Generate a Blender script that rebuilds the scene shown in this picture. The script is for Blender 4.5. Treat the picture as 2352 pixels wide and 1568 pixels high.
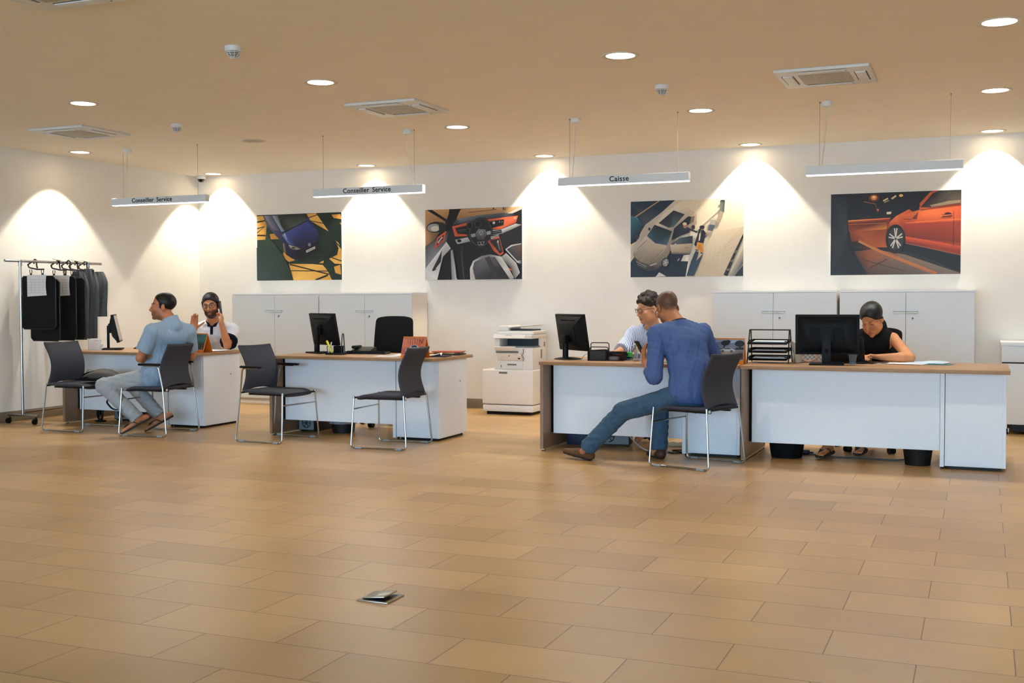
import bpy, bmesh, math, random
import numpy as np
from mathutils import Vector, Matrix, Euler
random.seed(7)
for _o in list(bpy.data.objects): bpy.data.objects.remove(_o)
SC = bpy.context.scene
COL = SC.collection
PI = math.pi
# ------------------------------------------------------------------ camera
cam_data = bpy.data.cameras.new('camera')
cam_data.sensor_width = 36.0
cam_data.lens = 2592.09 / 2352 * 36.0
cam_data.clip_end = 200
cam = bpy.data.objects.new('camera', cam_data); COL.objects.link(cam)
CR = Vector((0.92297375, 0.38485444, -0.00255257))
CU = Vector((-0.01198917, 0.03538083, 0.99930198))
CF = Vector((-0.38467612, 0.9222989, -0.03726966))
_m = Matrix((CR, CU, -CF)).transposed().to_4x4()
_m.translation = Vector((0, 0, 1.28))
cam.matrix_world = _m
SC.camera = cam
# ------------------------------------------------------------------ view, daylight
SC.view_settings.view_transform = 'Standard'
SC.view_settings.look = 'None'
SC.view_settings.gamma = 1.0
SC.view_settings.use_curve_mapping = False
SC.view_settings.exposure = -0.07
W_STRENGTH = 21.0          # daylight coming through the glazed front of the showroom
WALL_W, WALL_C = 138.0, (1.0, 0.89, 0.70)     # downlights along the walls, warm
HALL_W, HALL_C = 56.0, (1.0, 0.94, 0.83)     # downlights over the hall
LENS_E = 9.0
PEND_W = 17.0
world = bpy.data.worlds.new('daylight'); SC.world = world
world.use_nodes = True
_n = world.node_tree.nodes; _l = world.node_tree.links
_bg = _n['Background']
_tc = _n.new('ShaderNodeTexCoord'); _sx = _n.new('ShaderNodeSeparateXYZ'); _cr = _n.new('ShaderNodeValToRGB')
_l.new(_tc.outputs['Generated'], _sx.inputs[0]); _l.new(_sx.outputs['Z'], _cr.inputs[0])
_cr.color_ramp.elements[0].position = 0.0; _cr.color_ramp.elements[0].color = (0.20, 0.26, 0.33, 1)
_cr.color_ramp.elements[1].position = 0.25; _cr.color_ramp.elements[1].color = (0.30, 0.63, 1.0, 1)
_l.new(_cr.outputs[0], _bg.inputs['Color'])
_bg.inputs['Strength'].default_value = W_STRENGTH
# ------------------------------------------------------------------ helpers
def lin(c):
    return tuple((x / 255 / 12.92) if x / 255 <= 0.04045 else ((x / 255 + 0.055) / 1.055) ** 2.4 for x in c)
MATS = {}
def M(name, rgb, rough=0.5, metal=0.0, ns=40.0, na=0.05, bump=0.0, spec=0.5, trans=0.0, ior=1.45, alpha=1.0,
      emit=0.0, sheen=0.0, stretch=None, attr=None, coat=0.0):
    """procedural material: a base colour broken by fine noise, optional bump"""
    if name in MATS: return MATS[name]
    m = bpy.data.materials.new(name); m.use_nodes = True
    nt = m.node_tree; b = nt.nodes['Principled BSDF']
    tc = nt.nodes.new('ShaderNodeTexCoord'); mp = nt.nodes.new('ShaderNodeMapping')
    no = nt.nodes.new('ShaderNodeTexNoise')
    nt.links.new(tc.outputs['Object'], mp.inputs['Vector']); nt.links.new(mp.outputs[0], no.inputs['Vector'])
    if stretch: mp.inputs['Scale'].default_value = stretch
    no.inputs['Scale'].default_value = ns; no.inputs['Detail'].default_value = 4
    mx = nt.nodes.new('ShaderNodeMix'); mx.data_type = 'RGBA'; mx.blend_type = 'MULTIPLY'
    mx.inputs['Factor'].default_value = 1.0
    c = lin(rgb)
    mr = nt.nodes.new('ShaderNodeMapRange')
    mr.inputs['From Min'].default_value = 0.3; mr.inputs['From Max'].default_value = 0.7
    mr.inputs['To Min'].default_value = 1 - na; mr.inputs['To Max'].default_value = 1 + na
    nt.links.new(no.outputs['Fac'], mr.inputs['Value'])
    if attr:
        at = nt.nodes.new('ShaderNodeVertexColor'); at.layer_name = attr
        nt.links.new(at.outputs['Color'], mx.inputs['A'])
    else:
        mx.inputs['A'].default_value = (*c, 1)
    nt.links.new(mr.outputs[0], mx.inputs['B'])
    nt.links.new(mx.outputs['Result'], b.inputs['Base Color'])
    b.inputs['Roughness'].default_value = rough; b.inputs['Metallic'].default_value = metal
    b.inputs['Specular IOR Level'].default_value = spec
    b.inputs['Transmission Weight'].default_value = trans; b.inputs['IOR'].default_value = ior
    b.inputs['Alpha'].default_value = alpha
    b.inputs['Coat Weight'].default_value = coat
    if sheen: b.inputs['Sheen Weight'].default_value = sheen
    if emit:
        b.inputs['Emission Color'].default_value = (*c, 1); b.inputs['Emission Strength'].default_value = emit
    if bump:
        bp = nt.nodes.new('ShaderNodeBump'); bp.inputs['Strength'].default_value = bump; bp.inputs['Distance'].default_value = 0.01
        nt.links.new(no.outputs['Fac'], bp.inputs['Height']); nt.links.new(bp.outputs[0], b.inputs['Normal'])
    MATS[name] = m
    return m

class MB:
    """collects shapes; built as ONE mesh object"""
    def __init__(s, X=None):
        s.bm = bmesh.new(); s.X = X or Matrix()
    def V(s, p): return s.bm.verts.new(s.X @ Vector(p))
    def F(s, vs):
        try: return s.bm.faces.new(vs)
        except ValueError: return None
    def box(s, x0, x1, y0, y1, z0, z1, bev=0.0, seg=2):
        v = [s.V((x, y, z)) for z in (z0, z1) for y in (y0, y1) for x in (x0, x1)]
        fs = [s.F([v[i] for i in q]) for q in ((0, 2, 3, 1), (4, 5, 7, 6), (0, 1, 5, 4), (2, 6, 7, 3), (0, 4, 6, 2), (1, 3, 7, 5))]
        if bev:
            es = list({e for f in fs for e in f.edges})
            bmesh.ops.bevel(s.bm, geom=es, offset=bev, segments=seg, affect='EDGES', profile=0.5)
        return s
    def ring(s, c, ax, r, n, r2=None, up=None):
        ax = Vector(ax).normalized()
        u = Vector(up) if up is not None else (Vector((0, 0, 1)) if abs(ax.z) < 0.9 else Vector((1, 0, 0)))
        a = u.cross(ax).normalized(); b = ax.cross(a)
        return [s.V(Vector(c) + a * (r * math.cos(2 * PI * i / n)) + b * ((r2 or r) * math.sin(2 * PI * i / n))) for i in range(n)]
    def bridge(s, A, B):
        n = len(A)
        for i in range(n): s.F([A[i], A[(i + 1) % n], B[(i + 1) % n], B[i]])
    def cyl(s, a, b, r0, r1=None, n=16, cap=True):
        r1 = r0 if r1 is None else r1
        ax = Vector(b) - Vector(a)
        A = s.ring(a, ax, r0, n); B = s.ring(b, ax, r1, n); s.bridge(A, B)
        if cap: s.F(A[::-1]); s.F(B)
        return s
    def tube(s, pts, r, n=8, closed=False, flat=None):
        pts = [Vector(p) for p in pts]; N = len(pts); rings = []
        prev = None
        for i, p in enumerate(pts):
            if closed: t = pts[(i + 1) % N] - pts[i - 1]
            else: t = pts[min(i + 1, N - 1)] - pts[max(i - 1, 0)]
            t.normalize()
            if prev is None:
                u = Vector((0, 0, 1)) if abs(t.z) < 0.9 else Vector((1, 0, 0))
                a = u.cross(t).normalized()
            else:
                a = (prev - t * prev.dot(t)).normalized()
            prev = a; b = t.cross(a)
            rr = r[i] if isinstance(r, (list, tuple)) else r
            fl = flat or 1.0
            rings.append([s.V(p + a * (rr * math.cos(2 * PI * k / n)) + b * (rr * fl * math.sin(2 * PI * k / n))) for k in range(n)])
        for i in range(N - 1): s.bridge(rings[i], rings[i + 1])
        if closed: s.bridge(rings[-1], rings[0])
        else: s.F(rings[0][::-1]); s.F(rings[-1])
        return s
    def lathe(s, prof, n=24, c=(0, 0, 0), cap=True):
        R = []
        for r, z in prof:
            R.append([s.V((c[0] + r * math.cos(2 * PI * i / n), c[1] + r * math.sin(2 * PI * i / n), c[2] + z)) for i in range(n)])
        for i in range(len(R) - 1): s.bridge(R[i], R[i + 1])
        if cap and prof[0][0] > 1e-6: s.F(R[0][::-1])
        if cap and prof[-1][0] > 1e-6: s.F(R[-1])
        return s
    def prism(s, poly, d0, d1, axis='y'):
        """extrude a 2-D outline along an axis"""
        def mk(p, d):
            return {'y': (p[0], d, p[1]), 'z': (p[0], p[1], d), 'x': (d, p[0], p[1])}[axis]
        A = [s.V(mk(p, d0)) for p in poly]; B = [s.V(mk(p, d1)) for p in poly]
        s.bridge(A, B); s.F(A[::-1]); s.F(B)
        return s
    def slab(s, fn, nu, nv, th):
        """solid sheet over fn(u,v), thickness th below the surface"""
        P = [[Vector(fn(i / nu, j / nv)) for j in range(nv + 1)] for i in range(nu + 1)]
        T = []; B = []
        for i in range(nu + 1):
            rt = []; rb = []
            for j in range(nv + 1):
                du = P[min(i + 1, nu)][j] - P[max(i - 1, 0)][j]; dv = P[i][min(j + 1, nv)] - P[i][max(j - 1, 0)]
                nrm = du.cross(dv).normalized()
                t = th(i / nu, j / nv) if callable(th) else th
                rt.append(s.V(P[i][j])); rb.append(s.V(P[i][j] - nrm * t))
            T.append(rt); B.append(rb)
        for i in range(nu):
            for j in range(nv):
                s.F([T[i][j], T[i + 1][j], T[i + 1][j + 1], T[i][j + 1]])
                s.F([B[i][j], B[i][j + 1], B[i + 1][j + 1], B[i + 1][j]])
        for i in range(nu):
            s.F([T[i][0], B[i][0], B[i + 1][0], T[i + 1][0]]); s.F([T[i][nv], T[i + 1][nv], B[i + 1][nv], B[i][nv]])
        for j in range(nv):
            s.F([T[0][j], T[0][j + 1], B[0][j + 1], B[0][j]]); s.F([T[nu][j], B[nu][j], B[nu][j + 1], T[nu][j + 1]])
        return s
    def ball(s, c, r, n=12, R=None):
        r = r if hasattr(r, '__len__') else (r, r, r)
        R = R or Matrix.Identity(3)
        rings = []
        top = s.V(Vector(c) + R @ Vector((0, 0, r[2]))); bot = s.V(Vector(c) - R @ Vector((0, 0, r[2])))
        for i in range(1, n // 2):
            th = PI * i / (n // 2)
            rings.append([s.V(Vector(c) + R @ Vector((r[0] * math.sin(th) * math.cos(2 * PI * k / n), r[1] * math.sin(th) * math.sin(2 * PI * k / n), r[2] * math.cos(th)))) for k in range(n)])
        for i in range(len(rings) - 1): s.bridge(rings[i + 1], rings[i])
        for k in range(n):
            s.F([top, rings[0][k], rings[0][(k + 1) % n]]); s.F([bot, rings[-1][(k + 1) % n], rings[-1][k]])
        return s
    def build(s, name, mat, parent=None, label=None, ang=35, subd=0):
        bmesh.ops.recalc_face_normals(s.bm, faces=s.bm.faces)
        me = bpy.data.meshes.new(name); s.bm.to_mesh(me); s.bm.free()
        return link(name, me, mat, parent, label, ang, subd)
def link(name, me, mat, parent=None, label=None, ang=35, subd=0):
    if me.polygons:
        me.polygons.foreach_set('use_smooth', [True] * len(me.polygons))
        if ang: me.set_sharp_from_angle(angle=math.radians(ang))
    if mat and not me.materials: me.materials.append(mat)
    o = bpy.data.objects.new(name, me); COL.objects.link(o)
    if parent: o.parent = parent
    if label: o['label'] = label
    if subd:
        md = o.modifiers.new('round', 'SUBSURF'); md.levels = subd; md.render_levels = subd
    return o
def tag(o, label, cat, group=None, kind=None):
    o['label'] = label; o['category'] = cat
    if group: o['group'] = group
    if kind: o['kind'] = kind
    return o
def thing(name, label, cat, loc=(0, 0, 0), rz=0.0, group=None):
    o = bpy.data.objects.new(name, None); COL.objects.link(o)
    o.empty_display_size = 0.1
    o.location = loc; o.rotation_euler = (0, 0, rz)
    return tag(o, label, cat, group)
def struct(name, mb, mat):
    o = mb.build(name, mat); o['kind'] = 'structure'; return o
def dup(root, loc, rz, label, group=None):
    r = root.copy(); COL.objects.link(r); r.location = loc; r.rotation_euler = (0, 0, rz)
    r['label'] = label
    if group: r['group'] = group
    for ch in list(root.children):
        c = ch.copy(); COL.objects.link(c); c.parent = r
        for g in list(ch.children):
            d = g.copy(); COL.objects.link(d); d.parent = c
    return r
def fillet(pts, r, n=5):
    """round the corners of a polyline"""
    pts = [Vector(p) for p in pts]; out = [pts[0]]
    for i in range(1, len(pts) - 1):
        a = (pts[i - 1] - pts[i]); b = (pts[i + 1] - pts[i])
        d = min(r, a.length * 0.45, b.length * 0.45)
        p0 = pts[i] + a.normalized() * d; p1 = pts[i] + b.normalized() * d
        for k in range(n + 1):
            t = k / n
            out.append(p0 * (1 - t) ** 2 + pts[i] * (2 * t * (1 - t)) + p1 * t ** 2)
    out.append(pts[-1]); return out
def bez(pts, n=16):
    """smooth Catmull-Rom curve through points"""
    P = [Vector(p) for p in pts]; out = []
    for i in range(len(P) - 1):
        p0 = P[max(i - 1, 0)]; p1 = P[i]; p2 = P[i + 1]; p3 = P[min(i + 2, len(P) - 1)]
        for k in range(n):
            t = k / n
            out.append(0.5 * ((2 * p1) + (p2 - p0) * t + (2 * p0 - 5 * p1 + 4 * p2 - p3) * t * t + (3 * p1 - p0 - 3 * p2 + p3) * t ** 3))
    out.append(P[-1]); return out
def text_mesh(txt, size, depth, align='CENTER'):
    cu = bpy.data.curves.new('lettering', 'FONT'); cu.body = txt; cu.size = size; cu.extrude = depth
    cu.align_x = align; cu.align_y = 'CENTER'; cu.space_character = 1.08; cu.offset = size * 0.014
    to = bpy.data.objects.new('lettering', cu); COL.objects.link(to)
    dg = bpy.context.evaluated_depsgraph_get(); dg.update()
    me = bpy.data.meshes.new_from_object(to.evaluated_get(dg))
    bpy.data.objects.remove(to)
    return me
def flat_print(name, polys, w, h, parent, X, step=0.0003, rough=0.45):
    """a printed picture: layered coloured outlines, coordinates 0..1 (x right, y down) on a w x h rectangle in local XZ, facing -Y"""
    bm = bmesh.new(); lay = bm.loops.layers.color.new('ink')
    for k, (poly, cols) in enumerate(polys):
        vs = [bm.verts.new(X @ Vector(((p[0] - 0.5) * w, -k * step, (0.5 - p[1]) * h))) for p in poly]
        try: f = bm.faces.new(vs)
        except ValueError: continue
        f.normal_update()
        for i, lp in enumerate(f.loops):
            c = cols[i % len(cols)] if isinstance(cols[0], (list, tuple)) else cols
            lp[lay] = (c[0] / 255, c[1] / 255, c[2] / 255, 1)
    bmesh.ops.triangulate(bm, faces=bm.faces)
    me = bpy.data.meshes.new(name); bm.to_mesh(me); bm.free()
    return link(name, me, M('printed_ink', (128, 128, 128), rough=rough, na=0.02, attr='ink'), parent, ang=0)
def ell(cx, cy, rx, ry, n=20, rot=0.0):
    c, s_ = math.cos(rot), math.sin(rot)
    return [(cx + rx * math.cos(2 * PI * i / n) * c - ry * math.sin(2 * PI * i / n) * s_, cy + rx * math.cos(2 * PI * i / n) * s_ + ry * math.sin(2 * PI * i / n) * c) for i in range(n)]
def stroke(a, b, w):
    ax, ay = a; bx, by = b; L = math.hypot(bx - ax, by - ay) or 1
    nx, ny = -(by - ay) / L * w / 2, (bx - ax) / L * w / 2
    return [(ax + nx, ay + ny), (bx + nx, by + ny), (bx - nx, by - ny), (ax - nx, ay - ny)]
# ------------------------------------------------------------------ materials
WALL = M('wall_paint', (238, 236, 230), 0.75, ns=6, na=0.015)
CEIL = M('ceiling_paint', (246, 238, 222), 0.8, ns=5, na=0.015)
BASE = M('skirting_tile', (128, 118, 100), 0.45, na=0.08)
LAM = M('white_laminate', (236, 239, 242), 0.35, ns=30, na=0.012)
DOORM = M('pale_grey_laminate', (222, 227, 228), 0.35, ns=30, na=0.012)
EDGE = M('cream_cabinet_side', (240, 232, 222), 0.45, na=0.012)
OAK = M('light_oak', (168, 130, 92), 0.42, ns=9, na=0.2, stretch=(1.2, 14, 14))
OAKV = M('light_oak_upright', (146, 116, 90), 0.45, ns=9, na=0.2, stretch=(14, 14, 1.2))
FAB = M('charcoal_fabric', (70, 71, 78), 0.9, ns=320, na=0.14, bump=0.12, spec=0.2)
CHROME = M('chrome', (178, 180, 180), 0.2, metal=1.0, na=0.02)
STEEL = M('brushed_steel', (176, 172, 160), 0.3, metal=1.0, na=0.05)
BLACK = M('black_plastic', (11, 12, 13), 0.45, na=0.08, spec=.3)
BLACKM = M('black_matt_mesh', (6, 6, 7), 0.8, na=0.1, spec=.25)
DKGLASS = M('dark_screen_glass', (8, 9, 11), 0.08, na=0.02)
WHITEP = M('white_plastic', (226, 228, 226), 0.4, na=0.015)
GREYP = M('grey_plastic', (112, 120, 124), 0.45, na=0.03)
PAPER = M('paper', (238, 238, 236), 0.75, na=0.02)
ORANGE = M('orange_card', (232, 128, 28), 0.55, na=0.04)
ALU = M('anodised_aluminium', (224, 231, 233), 0.42, metal=0.0, na=0.01)
# ------------------------------------------------------------------ the room
XL, XR, YB, YF, HC = -9.475, 7.5, 12.087, -9.0, 2.887
def tile_material():
    m = bpy.data.materials.new('beige_floor_tiles'); m.use_nodes = True
    nt = m.node_tree; b = nt.nodes['Principled BSDF']; N = nt.nodes.new; L = nt.links.new
    tc = N('ShaderNodeTexCoord'); mp = N('ShaderNodeMapping'); mp.vector_type = 'POINT'
    mp.inputs['Location'].default_value = (-(0.118703611 + 0.5 * 0.636159081), -7.30578948, 0)
    L(tc.outputs['Object'], mp.inputs['Vector'])
    br = N('ShaderNodeTexBrick'); L(mp.outputs[0], br.inputs['Vector'])
    br.inputs['Scale'].default_value = 1.0; br.inputs['Brick Width'].default_value = 0.636159
    br.inputs['Row Height'].default_value = 0.316351; br.inputs['Mortar Size'].default_value = 0.0026
    br.inputs['Mortar Smooth'].default_value = 0.3
    br.offset = 0.5; br.offset_frequency = 2
    br.inputs['Color1'].default_value = (*lin((202, 163, 108)), 1); br.inputs['Color2'].default_value = (*lin((184, 146, 93)), 1)
    br.inputs['Mortar'].default_value = (*lin((116, 90, 56)), 1)
    n1 = N('ShaderNodeTexNoise'); n1.inputs['Scale'].default_value = 3.5; n1.inputs['Detail'].default_value = 5
    n2 = N('ShaderNodeTexNoise'); n2.inputs['Scale'].default_value = 180; n2.inputs['Detail'].default_value = 2
    L(tc.outputs['Object'], n1.inputs['Vector']); L(tc.outputs['Object'], n2.inputs['Vector'])
    ad = N('ShaderNodeMath'); ad.operation = 'ADD'; L(n1.outputs['Fac'], ad.inputs[0]); L(n2.outputs['Fac'], ad.inputs[1])
    mr = N('ShaderNodeMapRange'); mr.inputs['From Min'].default_value = 0.7; mr.inputs['From Max'].default_value = 1.3
    mr.inputs['To Min'].default_value = 0.9; mr.inputs['To Max'].default_value = 1.08
    L(ad.outputs[0], mr.inputs['Value'])
    mx = N('ShaderNodeMix'); mx.data_type = 'RGBA'; mx.blend_type = 'MULTIPLY'; mx.inputs['Factor'].default_value = 1
    L(br.outputs['Color'], mx.inputs['A']); L(mr.outputs[0], mx.inputs['B']); L(mx.outputs['Result'], b.inputs['Base Color'])
    rr = N('ShaderNodeMapRange'); rr.inputs['To Min'].default_value = 0.295; rr.inputs['To Max'].default_value = 0.36
    L(n1.outputs['Fac'], rr.inputs['Value']); L(rr.outputs[0], b.inputs['Roughness'])
    b.inputs['Specular IOR Level'].default_value = 0.45
    bp = N('ShaderNodeBump'); bp.inputs['Strength'].default_value = 0.35; bp.inputs['Distance'].default_value = 0.003
    iv = N('ShaderNodeMath'); iv.operation = 'SUBTRACT'; iv.inputs[0].default_value = 1.0
    L(br.outputs['Fac'], iv.inputs[1]); L(iv.outputs[0], bp.inputs['Height']); L(bp.outputs[0], b.inputs['Normal'])
    return m
struct('floor', MB().box(XL - .2, XR + .2, YF, YB + .2, -0.1, 0), tile_material())
LAMPS_WALL = [(-9.07, 11.87), (-6.84, 11.88), (-4.56, 11.89), (-2.26, 11.89), (0.065, 11.87), (2.37, 11.87), (-9.06, 9.56)]
LAMPS_HALL = [(-6.80, 7.22), (-4.54, 7.22), (-2.23, 7.22), (0.07, 7.22), (-4.545, 9.58), (-2.245, 9.58), (0.07, 9.57)]
def build_ceiling():
    me = bpy.data.meshes.new('slab'); bm = MB().box(XL - .2, XR + .2, YF, YB + .2, HC, HC + .22).bm; bm.to_mesh(me); bm.free()
    so = bpy.data.objects.new('slab', me); COL.objects.link(so)
    cut = MB()
    for x, y in LAMPS_WALL + LAMPS_HALL: cut.cyl((x, y, HC - .05), (x, y, HC + .125), .0985, n=40)
    bmesh.ops.recalc_face_normals(cut.bm, faces=cut.bm.faces)
    mc = bpy.data.meshes.new('holes'); cut.bm.to_mesh(mc); cut.bm.free()
    co = bpy.data.objects.new('holes', mc); COL.objects.link(co)
    md = so.modifiers.new('b', 'BOOLEAN'); md.object = co; md.operation = 'DIFFERENCE'; md.solver = 'EXACT'
    dg = bpy.context.evaluated_depsgraph_get(); dg.update()
    out = bpy.data.meshes.new_from_object(so.evaluated_get(dg))
    bpy.data.objects.remove(so); bpy.data.objects.remove(co)
    out.materials.clear(); out.materials.append(CEIL)
    o = bpy.data.objects.new('ceiling', out); COL.objects.link(o); o['kind'] = 'structure'
    out.polygons.foreach_set('use_smooth', [False] * len(out.polygons))
build_ceiling()
struct('wall_back', MB().box(XL - .2, XR + .2, YB, YB + .2, 0, HC), WALL)
struct('wall_left', MB().box(XL - .2, XL, YF, YB, 0, HC), WALL)
struct('wall_right', MB().box(XR, XR + .2, YF, YB, 0, HC), WALL)
struct('baseboard_back', MB().box(XL + .012, XR, YB - .012, YB, 0, .112, bev=.002), BASE)
struct('baseboard_left', MB().box(XL, XL + .012, YF, YB, 0, .112, bev=.002), BASE)

# ------------------------------------------------------------------ ceiling fittings
def spot(parent, loc, warm):
    ld = bpy.data.lights.new('lamp_beam', 'SPOT')
    ld.energy, ld.color = (WALL_W, WALL_C) if warm else (HALL_W, HALL_C)
    ld.spot_size = math.radians(85); ld.spot_blend = 0.2; ld.shadow_soft_size = 0.02
    lo = bpy.data.objects.new('lamp_beam', ld); COL.objects.link(lo); lo.parent = parent; lo.location = loc
LENSM = M('lit_lamp_glass', (255, 240, 214), 0.5, emit=LENS_E)
RIM = M('downlight_rim', (206, 198, 186), 0.4, na=0.02)
def downlight(x, y, label, lit=True):
    t = thing('ceiling_downlight' if lit else 'ceiling_speaker', label, 'ceiling light' if lit else 'speaker', (x, y, HC),
              group='round downlights in the ceiling' if lit else None)
    MB().lathe([(.095, .004), (.096, -.003), (.103, -.005), (.122, -.006), (.124, -.003), (.124, 0), (.098, .004)], 40, cap=False).build('rim', RIM, t)
    if lit:
        MB().lathe([(0, .118), (.045, .117), (.062, .09), (.08, .05), (.0955, .003), (.0972, .003), (.0972, .1195), (0, .1195)], 40).build('glowing_reflector', LENSM, t)
        spot(t, (0, 0, .068), (x, y) in LAMPS_WALL)
    else:
        MB().lathe([(0, -.004), (.08, -.005), (.099, -.002)], 40).build('grille', M('speaker_grille', (192, 182, 166), .7, ns=300, na=.25), t)
    return t
for x, y, lab in [
    (-6.80, 7.22, 'lit round downlight at the left in the nearest row, left of the big smoke detector'),
    (-4.54, 7.22, 'lit round downlight straight in front of the middle ceiling cassette'),
    (-2.23, 7.22, 'lit round downlight between the middle and right ceiling cassettes, in the nearest row'),
    (0.07, 7.22, 'largest lit round downlight, in the top right corner of the photo'),
    (-9.06, 9.56, 'lit round downlight just behind the left ceiling cassette, beside the left wall'),
    (-4.545, 9.58, 'lit round downlight to the right of the canopy of the second hanging light bar'),
    (-2.245, 9.58, 'lit round downlight to the right of the wire of the Caisse light bar'),
    (0.07, 9.57, 'lit round downlight to the right of the wire of the unlettered light bar'),
    (-9.07, 11.87, 'lit round downlight in the room corner beside the dome camera'),
    (-6.84, 11.88, 'lit round downlight by the back wall above the second Conseiller Service bar'),
    (-4.56, 11.89, 'lit round downlight by the back wall left of the Caisse light bar'),
    (-2.26, 11.89, 'lit round downlight by the back wall above the poster of the silver car'),
    (0.065, 11.87, 'lit round downlight by the back wall at the far right of the photo')]:
    downlight(x, y, lab)
downlight(-6.82, 9.575, 'unlit round ceiling loudspeaker above the left Conseiller Service light bar', lit=False)
# the lamps over the part of the hall behind and right of the picture
for y in (4.86,):
    for x in (-4.54, -2.23, 0.07, 2.37): spot(None, (x, y, HC - .03), False)
for y in (7.22, 9.57):
    for x in (2.37, 4.67): spot(None, (x, y, HC - .03), False)

def cassette(x, y, label, flow=(0, 1, 2, 3)):
    t = thing('ceiling_cassette', label, 'air conditioner', (x, y, HC), group='air conditioning cassettes in the ceiling')
    h = .325
    MB().box(-h, h, -h, h, -.022, 0, bev=.006).build('panel', WHITEP, t)
    MB().box(-.175, .175, -.175, .175, -.026, -.021, bev=.002).build('intake_grille', M('cassette_grille', (186, 184, 174), .6, ns=260, na=.15, stretch=(1, .02, 1)), t)
    for k in range(4):
        r = Matrix.Rotation(k * PI / 2, 4, 'Z')
        MB(r).box(-.16, .16, .215, .285, -.030, -.021, bev=.003).build('louvre', WHITEP, t)
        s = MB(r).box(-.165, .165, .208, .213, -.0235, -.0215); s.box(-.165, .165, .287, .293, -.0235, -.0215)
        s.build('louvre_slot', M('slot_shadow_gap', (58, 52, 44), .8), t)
    MB().box(-.20, -.13, -.312, -.296, -.024, -.0215).build('indicator_strip', M('indicator', (200, 190, 170), .4), t)
cassette(-7.955, 8.40, 'white ceiling cassette near the left wall, above the clothes rail')
cassette(-4.53, 8.395, 'white ceiling cassette in the middle, left of the second light bar canopy')
cassette(-1.06, 8.43, 'white ceiling cassette on the right, in front of the unlettered light bar')
cassette(-4.44, 4.47, 'white ceiling cassette cut off by the top edge of the photo')

def detector(x, y, label, s=1.0):
    t = thing('smoke_detector', label, 'smoke detector', (x, y, HC), group='smoke detectors on the ceiling')
    MB().lathe([(.055 * s, 0), (.055 * s, -.022 * s), (.052 * s, -.03 * s), (.046 * s, -.034 * s), (0, -.034 * s)], 28).build('base', WHITEP, t)
    MB().lathe([(.036 * s, -.034 * s), (.030 * s, -.055 * s), (.02 * s, -.068 * s), (0, -.069 * s)], 20).build('sensor_core', M('detector_dark', (30, 40, 44), .6), t)
    c = MB()
    for k in range(4):
        z = -(.04 + .009 * k) * s; r = (.043 - .0065 * k) * s
        c.tube([(r * math.cos(a * PI / 10), r * math.sin(a * PI / 10), z) for a in range(20)], .0028 * s, 6, closed=True)
    for a in range(8):
        an = a * PI / 4
        c.tube([(r * math.cos(an), r * math.sin(an), z * s) for r, z in ((.045 * s, -.034), (.036 * s, -.05), (.022 * s, -.07), (.006 * s, -.073))], .0022 * s, 5)
    c.cyl((0, 0, -.071 * s), (0, 0, -.075 * s), .018 * s)
    c.build('cage', WHITEP, t)
detector(-4.411, 5.993, 'nearest white smoke detector, upper left of the photo', 1.0)
detector(-6.818, 8.402, 'white smoke detector right of the left ceiling cassette, farthest from the viewer', .98)
detector(-2.252, 8.342, 'white smoke detector between the two downlights in front of the Caisse light bar', .98)
t = thing('dome_camera', 'small dark dome security camera on the ceiling in the far left corner', 'camera', (-9.33, 11.96, HC))
MB().lathe([(.062, 0), (.062, -.035), (.058, -.045), (.04, -.05), (0, -.05)], 28).build('housing', WHITEP, t)
MB().lathe([(.042, -.048), (.04, -.065), (.028, -.083), (0, -.09)], 24).build('dome', DKGLASS, t)

# hanging light bars
INKM = M('black_lettering', (18, 20, 22), .6)
DIFF = M('lit_diffuser', (226, 234, 255), .5, emit=7.0)
CABLE = M('grey_cable', (150, 140, 124), .5); CORD = M('pale_cord', (222, 214, 200), .5)
def lightbar(x0, x1, y, can_x, wires, txt, tx, label, cord_end):
    cx = (x0 + x1) / 2; z0 = 2.287; L = (x1 - x0) / 2
    t = thing('pendant_light_bar', label, 'hanging light', (cx, y, z0), group='linear light bars hung over the desks')
    MB().box(-L, L, 0, .06, .006, .079, bev=.0015, seg=1).build('housing', ALU, t)
    MB().box(-L + .003, L - .003, .003, .057, 0, .006).build('diffuser', DIFF, t)
    if txt:
        ws = txt.split()
        for wd, al, dx in ([(ws[0], 'CENTER', 0)] if len(ws) == 1 else [(ws[0], 'RIGHT', .024), (ws[1], 'LEFT', .061)]):
            me = text_mesh(wd, .064, .0012, al)
            me.transform(Matrix.Translation((tx - cx + dx, -.0016, .046)) @ Matrix.Rotation(PI / 2, 4, 'X'))
            link('lettering', me, INKM, t, 'black lettering ' + wd, ang=0)
    MB(Matrix.Translation((can_x - cx, .03, HC - z0))).lathe([(.045, 0), (.046, -.034), (.042, -.04), (0, -.04)], 28).build('canopy', WHITEP, t)
    for wx in wires:
        w = MB().cyl((wx - cx, .03, .079), (wx - cx, .03, HC - z0), .0016, n=6)
        w.cyl((wx - cx, .03, HC - z0 - .012), (wx - cx, .03, HC - z0), .006, n=10)
        w.build('suspension_wire', CABLE, t)
    MB().tube(bez([(can_x - cx, .03, HC - z0 - .038), (can_x - cx - .004, .03, HC - z0 - .2), ((can_x * .6 + cord_end * .4) - cx, .03, .28), (cord_end - cx + .006, .03, .15), (cord_end - cx, .03, .078)], 8), .0042, 8).build('power_cord', CORD, t)
    ld = bpy.data.lights.new('bar_glow', 'AREA'); ld.shape = 'RECTANGLE'; ld.size = 2 * L; ld.size_y = .05; ld.energy = PEND_W; ld.color = (.85, .92, 1)
    lo = bpy.data.objects.new('bar_glow', ld); COL.objects.link(lo); lo.parent = t; lo.location = (0, .03, -.004)
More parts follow.
